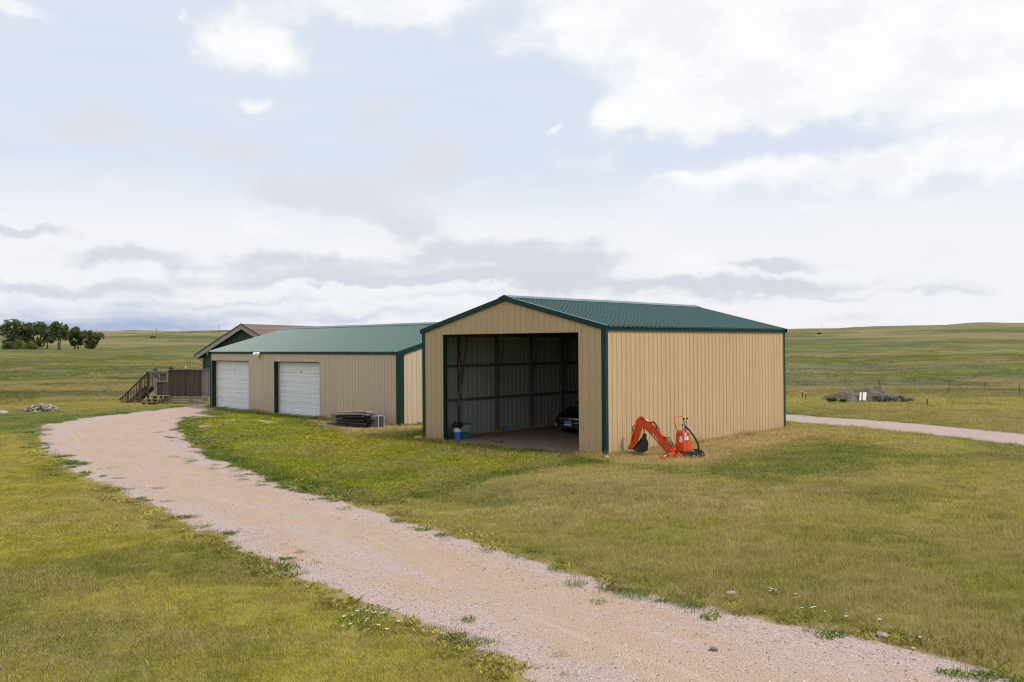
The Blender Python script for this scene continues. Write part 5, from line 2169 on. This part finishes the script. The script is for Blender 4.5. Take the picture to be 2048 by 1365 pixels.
# ------------------------------------------------------------------ dirt mound with a leaning board, wire fence
def mound():
    c = gp(1732, 806)
    d = c[1]
    s = d / FPX
    n, m_ = 40, 24
    pts, fs = [], []
    for j in range(m_ + 1):
        for i in range(n + 1):
            x = (i / n - 0.5) * 150 * s
            y = (j / m_ - 0.5) * 3.4
            u, v = (i / n - 0.5) * 2, (j / m_ - 0.5) * 2
            e = max(0, 1 - u * u) * max(0, 1 - v * v)
            h = 0.62 * e ** 0.75 * (0.75 + 0.5 * float(vnoise(np.array(x * 1.5 + 5), np.array(y * 1.5)))) * (1.15 - 0.35 * u * (u > 0) + 0.12 * math.sin(u * 5))
            h += (float(vnoise(np.array(x * 6), np.array(y * 6), 3)) - 0.5) * 0.12 * (e > 0.02)
            pts.append((x, y, h - 0.03))
    for j in range(m_):
        for i in range(n):
            a = j * (n + 1) + i
            fs.append((a, a + 1, a + n + 2, a + n + 1))
    b = MB()
    b.add(pts, fs)
    m = simple('mound_earth', (0.065, 0.050, 0.036), 1.0, var=0.4, scale=2.2, col2=(0.13, 0.10, 0.072), bump=0.8, bscale=14)
    o = b.build('dirt_mound', m, None, smooth=True, fix=False)
    cc = at_depth(1728, 700, c[1] + 1.7)
    o.location = (cc[0], cc[1], 0)
    tag(o, 'brown earth mound with sage brush beyond the rear track', 'mound')
    # leaning white board
    q = gp(1724, 805)
    qq = at_depth(1725, 700, c[1] + 0.25)
    t = empty('white_board', (qq[0], qq[1], 0.06))
    tag(t, 'whitewashed plank panel leaning against the earth mound', 'board')
    
    for i in range(4):
        b = MB()
        b.box((i * 0.085 - 0.13, 0, 0.0), (0.080, 0.03, 0.46), (R(-25), R(16), 0))
        ob = b.build('plank', M['wood_grey'] if i == 1 else M['white_paint'], t)
        ob.location = (0, 0, 0.25)
    return c


mound_c = mound()


def wire_fence():
    spots = [(1608, 781), (1629, 782), (1692, 786), (1760, 788), (1828, 791), (1895, 795), (1968, 798), (2040, 803)]
    tops = []
    prev = None
    marks = ['first wire fence post right of the shed, beyond the track', 'thin wire fence post just left of the earth mound',
             'wire fence post rising behind the left flank of the earth mound', 'wire fence post behind the crest of the earth mound',
             'wire fence post beside the right flank of the earth mound', 'leaning wire fence post in the pale sage patch',
             'wire fence post second from the right edge of view', 'wire fence post at the far right edge of view']
    wires = []
    for i, (x, y) in enumerate(spots):
        p = on_ground(x, y - 8)
        b = MB()
        h = 0.72
        ln = 0.14 if i == 5 else random.uniform(-0.04, 0.04)
        b.bar((0, 0, -0.05), (ln, 0, h), 0.024, 0.022, (0, 1, 0))
        b.bar((0.0, -0.02, 0.2), (ln * 0.8, -0.02, h * 0.95), 0.012, 0.012, (0, 1, 0))
        o = b.build('fence_post', M['post_rust'])
        o.location = p
        tag(o, marks[i], 'post', 'posts of the wire fence')
        wires.append(Vector(p) + Vector((ln * .5, 0, 0)))
    t = empty('fence_wire', wires[0])
    tag(t, 'thin wire strands strung between the pasture fence posts', 'wire')
    for z in (0.25, 0.45, 0.65):
        b = MB()
        b.tube([w - wires[0] + Vector((0, 0, z)) for w in wires], 0.0025, 4)
        b.build('strand', M['galv'], t)
    for (x, y, h, lab) in ((1604, 800, 0.42, 'pale stub post at the weedy strip nearest the shed'), (1611, 800, 0.36, 'dark stub post beside the pale one near the shed'),
                           (1854, 812, 0.36, 'short white tipped stake in the weeds right of the mound')):
        p = gp(x, y)
        b = MB()
        b.bar((0, 0, -0.05), (0.02, 0, h), 0.045, 0.04, (0, 1, 0))
        o = b.build('stub_post', M['post_rust'])
        b = MB()
        b.bar((0.02, 0, h), (0.022, 0, h + 0.05), 0.048, 0.043, (0, 1, 0))
        b.build('tip', M['white_paint'], o)
        o.location = p
        tag(o, lab, 'post', 'stakes in the weeds')


wire_fence()


# ------------------------------------------------------------------ trees
def crown_mesh(name, lobes, n, size, seed, mat, gap=0.0):
    r_ = np.random.default_rng(seed)
    V, F = [], []
    vol = np.array([l[3] * l[4] * l[5] for l in lobes])
    pick = r_.choice(len(lobes), n, p=vol / vol.sum())
    L_ = np.array(lobes)[pick]
    d = r_.normal(size=(n, 3))
    d /= np.linalg.norm(d, axis=1, keepdims=True)
    rad = (0.35 + 0.65 * r_.random(n)) ** 0.6
    P = L_[:, :3] + d * rad[:, None] * L_[:, 3:6]
    nb = fbm(P[:, 0] * 0.9 + P[:, 1] * 0.7, P[:, 2] * 0.9 + 3, 3, seed)
    P = P[nb > 0.40 + gap]
    n = len(P)
    u = r_.normal(size=(n, 3))
    u /= np.linalg.norm(u, axis=1, keepdims=True)
    w = np.cross(u, r_.normal(size=(n, 3)))
    w /= np.linalg.norm(w, axis=1, keepdims=True)
    s = size * (0.6 + 0.8 * r_.random(n))[:, None]
    q = np.stack([P - u * s, P + w * s * 0.6, P + u * s, P - w * s * 0.6], 1).reshape(-1, 3)
    me = bpy.data.meshes.new(name)
    me.from_pydata(q.tolist(), [], [(4 * i, 4 * i + 1, 4 * i + 2, 4 * i + 3) for i in range(n)])
    me.materials.append(mat)
    return me


def tree(px_, base_y, top_y, width_px, depth, label, seed, stems=1, mat='leaf', name='cottonwood_tree', crown_low=0.35, lean=0.0, group='trees in the row on the left rise'):
    g = at_depth(px_, base_y, depth)
    s = depth / FPX
    zg = float(terrain(g[0], g[1]))
    root = empty(name, (g[0], g[1], zg))
    tag(root, label, 'tree' if name == 'cottonwood_tree' else 'bush', group)
    H = (EYE + (694.9 + (1024 - px_) * 0.0065 - 4.2 - top_y) * s) - zg
    Wd = width_px * s
    r_ = random.Random(seed)
    b = MB()
    tips = []
    for k in range(stems):
        a = r_.uniform(0, 6.28)
        off = (0.35 * k - 0.17 * (stems - 1)) * Wd * 0.22
        th = 0.032 * H / (1 + 0.35 * (stems - 1))
        top = Vector((off * 2.2 + lean * H * 0.3 + r_.uniform(-.06, .06) * Wd, r_.uniform(-.1, .1) * Wd, H * 0.66))
        mid = Vector((off * 1.3 + lean * H * 0.12, 0, H * 0.3))
        b.tube([(off, 0, -0.5), (off * 1.05, 0, H * 0.08), mid, (mid + top) / 2 + Vector((r_.uniform(-.2, .2), 0, 0)), top], [th * 1.25, th, th * 0.8, th * 0.6, th * 0.3], 8)
        for j in range(7):
            f = r_.uniform(0.35, 0.95)
            p = mid.lerp(top, f)
            aa = r_.uniform(0, 6.28)
            q = p + Vector((math.cos(aa) * Wd * r_.uniform(.2, .42), math.sin(aa) * Wd * r_.uniform(.15, .35), H * r_.uniform(.02, .2)))
            b.tube([p, (p + q) / 2 + Vector((0, 0, H * 0.02)), q], [th * 0.42, th * 0.3, th * 0.12], 5)
            tips.append(q)
    b.build('trunk', M['bark'], root, smooth=True)
    lobes = []
    for q in tips:
        lobes.append((q.x, q.y, q.z, Wd * r_.uniform(.15, .23), Wd * r_.uniform(.15, .23), H * r_.uniform(.10, .16)))
    for k in range(20):
        aa = r_.uniform(0, 6.28)
        f = r_.uniform(crown_low, 0.86)
        wid = math.sqrt(max(0.1, 1 - ((f - 0.6) / 0.5) ** 2))
        lobes.append((math.cos(aa) * Wd * 0.30 * wid + lean * H * .3 * f, math.sin(aa) * Wd * 0.28 * wid, H * f, Wd * .19, Wd * .19, H * .13))
    lobes.append((lean * H * .3, 0, H * 0.86, Wd * .2, Wd * .2, H * .14))
    me = crown_mesh('crown', lobes, 10000, 0.27, seed, M[mat], gap=-0.035)
    link('crown', me, root)
    return root


tree(26, 690, 637, 56, 335, 'tallest broad cottonwood at the left end of the tree row', 1, 3, crown_low=0.06)
tree(70, 695, 643, 54, 338, 'full crowned cottonwood second from the left in the tree row', 2, 2, crown_low=0.08, lean=0.1)
tree(95, 696, 660, 30, 333, 'slim shaded tree standing third from the left in the row', 7, 1, crown_low=0.35)
tree(118, 699, 642, 38, 320, 'cottonwood with bare trunk and rounded top in the middle of the row', 3, 2, crown_low=0.42, lean=0.05)
tree(153, 697, 653, 32, 330, 'multi stemmed tree second from the right in the row', 4, 4, crown_low=0.18)
tree(181, 697, 661, 36, 328, 'smallest sparse tree at the right end of the row', 5, 3, crown_low=0.12)


def bush(px_, base_y, top_y, w_px, depth, label, seed, mat, name='leafy_bush', n=1200, leaf=0.22, group=None, zg=None):
    g = at_depth(px_, base_y, depth)
    s = depth / FPX
    z0 = float(terrain(g[0], g[1])) if zg is None else zg
    root = empty(name, (g[0], g[1], z0))
    tag(root, label, 'bush', group)
    H, Wd = (base_y - top_y) * s, w_px * s
    r_ = random.Random(seed)
    b = MB()
    for k in range(4):
        a = r_.uniform(0, 6.28)
        b.tube([(0, 0, -0.1), (math.cos(a) * Wd * .12, math.sin(a) * Wd * .12, H * .35), (math.cos(a) * Wd * .25, math.sin(a) * Wd * .25, H * .7)], [H * .02, H * .016, H * .006], 5)
    b.build('stem', M['bark'], root)
    lobes = []
    for k in range(9):
        a = r_.uniform(0, 6.28)
        q = r_.uniform(0.1, 0.36)
        lobes.append((math.cos(a) * Wd * q, math.sin(a) * Wd * q, H * r_.uniform(.22, .68), Wd * r_.uniform(.12, .2), Wd * r_.uniform(.12, .2), H * r_.uniform(.2, .3)))
    link('crown', crown_mesh('crown', lobes, n, leaf, seed, M[mat], gap=-0.02), root)


bush(20, 690, 671, 40, 318, 'dense dark bush under the tallest cottonwood', 11, 'leaf', group='bushes under the trees')
bush(48, 694, 668, 46, 316, 'dark bush between the two left cottonwoods', 12, 'leaf', group='bushes under the trees')
bush(63, 697, 674, 34, 312, 'pale green round bush in front of the second cottonwood', 13, 'leaf_light', group='bushes under the trees')
bush(305, 673.5, 669.5, 15, 900, 'lone dark thicket far off on the left pasture', 14, 'leaf', n=900, leaf=0.7)
bush(1637, 679.5, 676, 5, 800, 'left of two tiny dark bushes on the right hillside', 15, 'leaf', n=300, leaf=0.5, group='tiny bushes on the hillside')
bush(1641, 679.5, 676.5, 4, 800, 'right of two tiny dark bushes on the right hillside', 16, 'leaf', n=300, leaf=0.5, group='tiny bushes on the hillside')
# sage brush on the mound's right half and weeds at its left foot
for i, (x, y0, y1, w, dd, lab) in enumerate((
        (1765, 804, 788, 34, -1.0, 'grey sage brush on the right half of the earth mound'),
        (1790, 806, 793, 40, -1.4, 'spreading grey sage on the lower right of the earth mound'),
        (1815, 806, 798, 28, -1.3, 'low sage clump at the right foot of the earth mound'),
        (1748, 797, 779, 22, -0.2, 'green weed clump near the top of the earth mound'),
        (1664, 803, 796, 26, -1.0, 'dark weeds at the left foot of the earth mound'),
        (1690, 804, 796, 26, -1.5, 'low green weeds below the left side of the mound'))):
    bush(x, y0, y1, w, mound_c[1] + 1.2 + dd, lab, 30 + i, 'sage_leaf' if i < 3 else 'weed_leaf', 'sage_brush' if i < 3 else 'weed_clump', 1100, 0.06,
         'brush on the earth mound', zg=0.08 if i not in (3,) else 0.5)


# ------------------------------------------------------------------ far utility poles
for x, y0, y1, dep, lab in ((313, 666, 655.5, 1450, 'far utility pole on the left skyline right of the thicket'),
                            (438, 662, 650, 1300, 'far utility pole on the skyline left of the house roof'),
                            (1644, 659, 649, 1450, 'far utility pole on the right skyline beyond the shed')):
    g = at_depth(x, y0, dep)
    zg = float(terrain(g[0], g[1]))
    ztop = at_depth(x, y1, dep)[2]
    t = empty('utility_pole', (g[0], g[1], zg))
    tag(t, lab, 'pole', 'utility poles on the skyline')
    h = max(6.0, ztop - zg)
    b = MB()
    b.tube([(0, 0, 0), (0, 0, h)], [0.28, 0.2], 8)
    b.build('shaft', M['post_rust'], t)
    b = MB()
    b.box((0, 0, h - 0.9), (2.6, 0.2, 0.2))
    b.build('crossarm', M['post_rust'], t)


# ------------------------------------------------------------------ grass and gravel scatter
def blade_patch(name, n, rad, hmin, hmax, width, seed, bend=0.5, broad=False):
    r_ = np.random.default_rng(seed)
    V, F = [], []
    for i in range(n):
        a, q = r_.random() * 2 * math.pi, rad * math.sqrt(r_.random())
        p = np.array([q * math.cos(a), q * math.sin(a), -0.004])
        h = r_.uniform(hmin, hmax)
        d = r_.random() * 2 * math.pi
        dv = np.array([math.cos(d), math.sin(d), 0])
        sv = np.array([-math.sin(d), math.cos(d), 0])
        ln = h * bend * r_.uniform(0.3, 1.3)
        w = width * r_.uniform(0.7, 1.3)
        k = len(V)
        m1 = p + dv * ln * 0.35 + np.array([0, 0, h * 0.62])
        tip = p + dv * ln + np.array([0, 0, h])
        if broad:
            V += [p, m1 - sv * w, tip, m1 + sv * w]
            F += [(k, k + 1, k + 2), (k, k + 2, k + 3)]
        else:
            V += [p - sv * w / 2, p + sv * w / 2, m1 + sv * w * 0.4, m1 - sv * w * 0.4, tip]
            F += [(k, k + 1, k + 2, k + 3), (k + 3, k + 2, k + 4)]
    me = bpy.data.meshes.new(name)
    me.from_pydata([tuple(v) for v in V], [], F)
    me.materials.append(M['grass'])
    return bpy.data.objects.new(name, me)


def src_collection(name, objs):
    c = bpy.data.collections.new(name)
    for o in objs:
        c.objects.link(o)
    return c


GRASS = src_collection('grass_sources', [
    blade_patch('a_lawn', 64, 0.15, 0.018, 0.048, 0.0042, 1, 0.7),
    blade_patch('b_lawn', 64, 0.15, 0.018, 0.055, 0.0042, 2, 1.0),
    blade_patch('c_lawn', 64, 0.15, 0.015, 0.040, 0.0045, 3, 1.2),
    blade_patch('d_tall', 46, 0.14, 0.03, 0.11, 0.0045, 4, 0.8),
    blade_patch('e_clover', 80, 0.15, 0.015, 0.05, 0.008, 5, 1.2, True),
    blade_patch('f_weed', 46, 0.12, 0.02, 0.065, 0.012, 6, 1.2, True),
    blade_patch('g_stems', 16, 0.16, 0.06, 0.17, 0.0032, 7, 0.5),
])


def pebble(name, seed):
    r_ = random.Random(seed)
    bm = bmesh.new()
    bmesh.ops.create_icosphere(bm, subdivisions=1, radius=0.5)
    for v in bm.verts:
        v.co *= 1 + r_.uniform(-0.2, 0.2)
        v.co.z *= 0.6
    me = bpy.data.meshes.new(name)
    bm.to_mesh(me)
    bm.free()
    me.materials.append(M['pebble'])
    return bpy.data.objects.new(name, me)


STONES = src_collection('stone_sources', [pebble('p%d' % i, i) for i in range(4)])


def scatter(name, coll, P, rot, scl, idx, colr, dry=None):
    me = bpy.data.meshes.new(name)
    me.from_pydata(P.tolist(), [], [])
    def attr(nm, ty, dat, key):
        a = me.attributes.new(nm, ty, 'POINT')
        a.data.foreach_set(key, np.ascontiguousarray(dat).ravel())
    attr('rot', 'FLOAT_VECTOR', rot.astype(np.float32), 'vector')
    attr('scl', 'FLOAT_VECTOR', scl.astype(np.float32), 'vector')
    attr('idx', 'INT', idx.astype(np.int32), 'value')
    attr('col', 'FLOAT_COLOR', np.hstack([colr, np.ones((len(colr), 1))]).astype(np.float32), 'color')
    attr('dry', 'FLOAT', (dry if dry is not None else np.zeros(len(P))).astype(np.float32), 'value')
    o = link(name, me)
    ng = bpy.data.node_groups.new(name, 'GeometryNodeTree')
    ng.interface.new_socket('Geometry', in_out='INPUT', socket_type='NodeSocketGeometry')
    ng.interface.new_socket('Geometry', in_out='OUTPUT', socket_type='NodeSocketGeometry')
    N = ng.nodes.new
    gi, go = N('NodeGroupInput'), N('NodeGroupOutput')
    iop = N('GeometryNodeInstanceOnPoints')
    ci = N('GeometryNodeCollectionInfo')
    ci.inputs['Collection'].default_value = coll
    ci.inputs['Separate Children'].default_value = True
    ci.inputs['Reset Children'].default_value = True
    iop.inputs['Pick Instance'].default_value = True

    def named(nm, ty):
        n = N('GeometryNodeInputNamedAttribute')
        n.data_type = ty
        n.inputs['Name'].default_value = nm
        return n.outputs['Attribute']
    ng.links.new(gi.outputs[0], iop.inputs['Points'])
    ng.links.new(ci.outputs[0], iop.inputs['Instance'])
    ng.links.new(named('idx', 'INT'), iop.inputs['Instance Index'])
    ng.links.new(named('rot', 'FLOAT_VECTOR'), iop.inputs['Rotation'])
    ng.links.new(named('scl', 'FLOAT_VECTOR'), iop.inputs['Scale'])
    ng.links.new(iop.outputs[0], go.inputs[0])
    md = o.modifiers.new('scatter', 'NODES')
    md.node_group = ng
    return o


def sector(n, r0, r1, amax):
    r = np.sqrt(rng.random(n) * (r1 * r1 - r0 * r0) + r0 * r0)
    a = (rng.random(n) * 2 - 1) * amax
    return r * np.sin(a), r * np.cos(a)


HALF = math.atan(1024 / FPX) + 0.07


def bare_mask(x, y):
    """True where grass may stand"""
    nb = fbm(x / 0.45, y / 0.45, 3, 41) - 0.5
    nl = fbm(x / 1.3, y / 1.3, 3, 44) - 0.5
    dd = poly_dist(x, y, drive_poly)
    # sparse right at the gravel, full from about half a metre out
    ok = dd + nb * 0.7 + nl * 0.8 > 0.34 * rng.random(len(x)) ** 1.5 - 0.08
    clump = fbm(x / 0.30, y / 0.30, 2, 47)
    ok |= (dd > -0.9) & (dd < 0.2) & (clump > np.where((y > 17) & (x > -13.5), 0.72, 0.80) + 0.10 * sstep(-dd, 0.3, 0.9))
    ap = poly_dist(x, y, apron_poly)
    ok &= (ap > 0) | (nl + 0.4 * nb > -0.035)
    ok &= poly_dist(x, y, track_poly) > nb * 0.6
    ds = poly_dist(x, y, shed_poly)
    dx, dy = x - SHED_A[0], y - SHED_A[1]
    lx, ly = dx * _r[0] + dy * _r[1], dx * _l[0] + dy * _l[1]
    front = (lx > -0.6) & (lx < 0.9) & (ly > 1.0) & (ly < 6.35)
    ok &= (ds > 0.03) | (front & (nl > 0.09))
    ok &= ~((lx > -0.35) & (lx < 0.2) & (ly > 1.0) & (ly < 6.35) & (nl < -0.05))
    ok &= poly_dist(x, y, gar_poly) > 0.03
    return ok


def grass():
    Ps, rots, scls, idxs, cols, drys = [], [], [], [], [], []
    for n, r0, r1, sc in ((27000, 7.0, 16, 0.80), (38000, 16, 28, 1.05), (34000, 28, 46, 1.5), (20000, 46, 66, 2.2)):
        x, y = sector(n, r0, r1, HALF)
        ok = bare_mask(x, y)
        ok &= (fbm(x / 0.55, y / 0.55, 3, 95) > 0.44) | (rng.random(n) < 0.62)
        x, y = x[ok], y[ok]
        m = len(x)
        col_ = zone_colour(x, y, False)
        na = fbm(x / 1.7, y / 1.7, 3, 51)
        lush = poly_dist(x, y, lush_poly) < 0
        rside = (~lush) & (x > 0)
        kind = rng.integers(0, 3, m)
        kind = np.where(lush & (rng.random(m) < 0.55), 4, kind)
        kind = np.where(rside & (rng.random(m) < 0.30), 3, kind)
        edge = np.abs(poly_dist(x, y, drive_poly)) < 0.5
        kind = np.where(edge & (rng.random(m) < 0.15), 5, kind)
        kind = np.where(rng.random(m) < np.where(rside, 0.10, 0.03), 6, kind)
        sz = sc * (0.75 + 0.5 * rng.random(m)) * (0.8 + 0.5 * na)
        sz = np.where(poly_dist(x, y, straw1) < 0, sz * 1.15, sz)
        # a few taller than the rest
        sz = np.where(rng.random(m) < 0.04, sz * 1.5, sz)
        hz = sz * np.where(lush, 0.9, 0.72) / (sc ** 0.7)
        dr = 0.10 + 0.28 * sstep(na, 0.42, 0.62) + np.where(rside, 0.04, 0) - np.where(lush, 0.12, 0)
        dr = np.where((poly_dist(x, y, straw1) < 0) | (poly_dist(x, y, straw2) < 0), 0.55, dr)
        dr = np.where(poly_dist(x, y, green_r) < 0, 0.12, dr)
        kind = np.where((poly_dist(x, y, green_r) < 0.2) & (rng.random(m) < 0.5), 4, kind)
        dr = np.where(kind == 6, 0.75, dr)
        inroad = (poly_dist(x, y, drive_poly) < 0.05)[:, None]
        col_ = np.where(inroad, C_DARK * 0.85 + 0.15 * col_, col_)
        dr = np.where(inroad[:, 0], 0.08, dr)
        fine_ = fbm(x / 0.28, y / 0.28, 2, 91)[:, None]
        col_ = col_ * (0.70 + 0.35 * rng.random((m, 1)) + 0.5 * (fine_ - 0.42))
        j = rng.random((m, 1))
        col_ = col_ * (1 - 0.45 * (j < 0.12)) + 0.45 * (j < 0.12) * np.array([0.40, 0.28, 0.13])
        col_ = col_ * (1 - 0.55 * (j > 0.86)) + 0.55 * (j > 0.86) * np.array([0.235, 0.27, 0.06])
        Ps.append(np.stack([x, y, terrain(x, y) + 0.0], 1))
        rots.append(np.stack([(rng.random(m) - .5) * .2, (rng.random(m) - .5) * .2, rng.random(m) * 6.283], 1))
        scls.append(np.stack([sz, sz, hz], 1))
        idxs.append(kind)
        cols.append(col_)
        drys.append(np.clip(dr, 0, 1))
    # uncut fringe along the foot of the walls
    for A_, B_, n in ((SHED_A, SHED_A + _r * SHED_L, 420), (SHED_A, SHED_A + _l * 0.93, 40), (SHED_A + _l * 6.4, SHED_A + _l * SHED_W, 40),
                      (GAR_O + _gx * 4.1, GAR_O + _gx * 6.3, 60), (GAR_O + _gx * 10.3, GAR_O + _gx * GAR_L, 200), (GAR_O + _gx * GAR_L, GAR_O + _gx * GAR_L + _gy * 4, 90)):
        e = (B_ - A_)
        nn = np.array([e[1], -e[0]]) / np.linalg.norm(e)
        if np.dot(nn, -A_) < 0:
            nn = -nn
        f = rng.random(n)
        off = 0.05 + 0.22 * rng.random(n) ** 2
        q = A_ + f[:, None] * e + nn * off[:, None]
        k = 0.8 + 0.9 * rng.random(n) * (fbm(f * 14, f * 0 + 2.5, 2, 33) > 0.42)
        col_ = np.where(rng.random((n, 1)) < 0.45, C_STRAW * 0.8, zone_colour(q[:, 0], q[:, 1], False)) * (0.8 + 0.4 * rng.random((n, 1)))
        Ps.append(np.stack([q[:, 0], q[:, 1], np.zeros(n)], 1))
        rots.append(np.stack([np.zeros(n), np.zeros(n), rng.random(n) * 6.283], 1))
        scls.append(np.stack([k * 0.8, k * 0.8, k * 1.25], 1))
        idxs.append(rng.choice([3, 3, 5, 6], n))
        cols.append(col_)
        drys.append(np.full(n, 0.4))
    # long prairie grass beyond the yard
    for n, r0, r1, sc in ((22000, 50, 100, 3.6), (26000, 100, 260, 6.0)):
        x, y = sector(n, r0, r1, HALF)
        ok = bare_mask(x, y) & ~((np.hypot(x, y) < 58) & (x < 0))
        x, y = x[ok], y[ok]
        m = len(x)
        na = fbm(x / 14, y / 9, 4, 61)
        keep = rng.random(m) < (0.3 + 0.6 * sstep(na, .42, .6)) * (1 - sstep(np.hypot(x, y), 110, 260))
        x, y, na = x[keep], y[keep], na[keep]
        m = len(x)
        sz = sc * (0.6 + 0.8 * rng.random(m))
        col_ = zone_colour(x, y, False) * (0.8 + 0.4 * rng.random((m, 1)))
        Ps.append(np.stack([x, y, terrain(x, y) - 0.02], 1))
        rots.append(np.stack([np.zeros(m), np.zeros(m), rng.random(m) * 6.283], 1))
        scls.append(np.stack([sz, sz, 0.45 * sz ** 0.55 * (1.2 + rng.random(m))], 1))
        idxs.append(np.where(rng.random(m) < 0.7, 3, 0))
        cols.append(col_)
        drys.append(np.clip(0.15 + 0.5 * sstep(na, .5, .62), 0, 1))
    o = scatter('grass', GRASS, np.vstack(Ps), np.vstack(rots), np.vstack(scls), np.concatenate(idxs), np.vstack(cols), np.concatenate(drys))
    tag(o, 'mown and wild grass covering the yard and the pasture', 'grass', kind='stuff')


grass()


def gravel_stones():
    Ps, scls, cols = [], [], []
    pal = np.array([(0.46, 0.34, 0.30), (0.56, 0.46, 0.40), (0.36, 0.25, 0.21), (0.62, 0.55, 0.48), (0.34, 0.27, 0.25), (0.50, 0.37, 0.27)])
    for n, r0, r1, s0, s1 in ((26000, 7, 16, 0.010, 0.028), (22000, 16, 34, 0.014, 0.036)):
        x, y = sector(n, r0, r1, HALF)
        d = poly_dist(x, y, drive_poly)
        edge = np.exp(-((d + 0.35) / 0.5) ** 2)
        big = fbm(x / 1.2, y / 1.2, 3, 71)
        keep = (d < 0.25) & (rng.random(len(x)) < 0.10 + 0.65 * edge + 0.25 * sstep(big, .52, .64))
        x, y = x[keep], y[keep]
        m = len(x)
        sz = s0 + (s1 - s0) * rng.random(m) ** 2.2
        Ps.append(np.stack([x, y, 0.008 + sz * 0.12], 1))
        scls.append(np.repeat(sz[:, None], 3, 1) * (0.8 + 0.4 * rng.random((m, 3))))
        cols.append(pal[rng.integers(0, len(pal), m)] * (0.85 + 0.3 * rng.random((m, 1))))
    P, S, C = np.vstack(Ps), np.vstack(scls), np.vstack(cols)
    m = len(P)
    rot = np.stack([rng.random(m) * .6, rng.random(m) * .6, rng.random(m) * 6.28], 1)
    o = scatter('gravel', STONES, P, rot, S, rng.integers(0, 4, m), C)
    tag(o, 'loose pink and grey gravel stones on the driveway', 'gravel', kind='stuff')


gravel_stones()


# ------------------------------------------------------------------ white flowers
def daisies(px_list, label, weed=True, seed=0):
    c = gp(*np.mean(np.array(px_list, float), 0))
    rnd = random.Random(seed)
    root = empty('daisy_clump', (c[0], c[1], 0))
    tag(root, label, 'flowers', 'white flowers by the driveway')
    for q in px_list:
        h = rnd.uniform(0.04, 0.09)
        p = gp(q[0], q[1], h)
        x, y = p[0] - c[0], p[1] - c[1]
        b = MB()
        b.tube([(x + rnd.uniform(-.03, .03), y, 0), (x, y, h)], 0.003, 4)
        b.build('flower_stem', M['weed_leaf'], root)
        b = MB()
        n = 9
        r_ = rnd.uniform(0.012, 0.024)
        pts = [(x, y, h + 0.012)]
        for k in range(n * 2):
            a = math.pi * k / n
            rr = r_ if k % 2 else r_ * 0.7
            pts.append((x + rr * math.cos(a), y + rr * math.sin(a), h + 0.006 + (0.004 if k % 2 else 0)))
        b.add(pts, [(0, 1 + k, 1 + (k + 1) % (2 * n)) for k in range(2 * n)])
        b.build('blossom', M['petal'], root, fix=False)
    if weed:
        b = MB()
        for k in range(14 * len(px_list)):
            q = rnd.choice(px_list)
            p = gp(q[0] + rnd.uniform(-26, 26), q[1] + rnd.uniform(-12, 14))
            x, y = p[0] - c[0], p[1] - c[1]
            a = rnd.uniform(0, 6.28)
            ln, w, h = rnd.uniform(.04, .09), rnd.uniform(.006, .012), rnd.uniform(.012, .05)
            dx, dy = math.cos(a), math.sin(a)
            b.add([(x, y, 0), (x + dx * ln * .5 - dy * w, y + dy * ln * .5 + dx * w, h), (x + dx * ln, y + dy * ln, h * 0.9), (x + dx * ln * .5 + dy * w, y + dy * ln * .5 - dx * w, h)],
                  [(0, 1, 2, 3)])
        b.build('leaves', M['weed_leaf'], root, fix=False)


daisies([(714, 1223), (735, 1223), (746, 1227), (751, 1226), (767, 1227), (688, 1234), (705, 1232), (735, 1239), (732, 1243), (701, 1249), (686, 1253), (737, 1260), (757, 1251), (774, 1259), (797, 1244)],
        'largest clump of white daisies on the left edge of the driveway', seed=1)
daisies([(1539, 1177), (1544, 1179), (1541, 1183), (1552, 1182)], 'small cluster of white daisies in dark leaves on the right lawn', seed=2)
daisies([(1591, 1189), (1590, 1197)], 'pair of white daisies one above the other right of the small cluster', False, 3)
daisies([(1604, 1217), (1623, 1217), (1628, 1215), (1650, 1224)], 'loose row of white daisies close to the right gravel edge', False, 4)
daisies([(1692, 1234), (1759, 1240)], 'two separate white daisies farther right on the lawn', False, 5)
daisies([(1840, 1276), (1827, 1298)], 'two white daisies nearest the right gravel edge', False, 6)
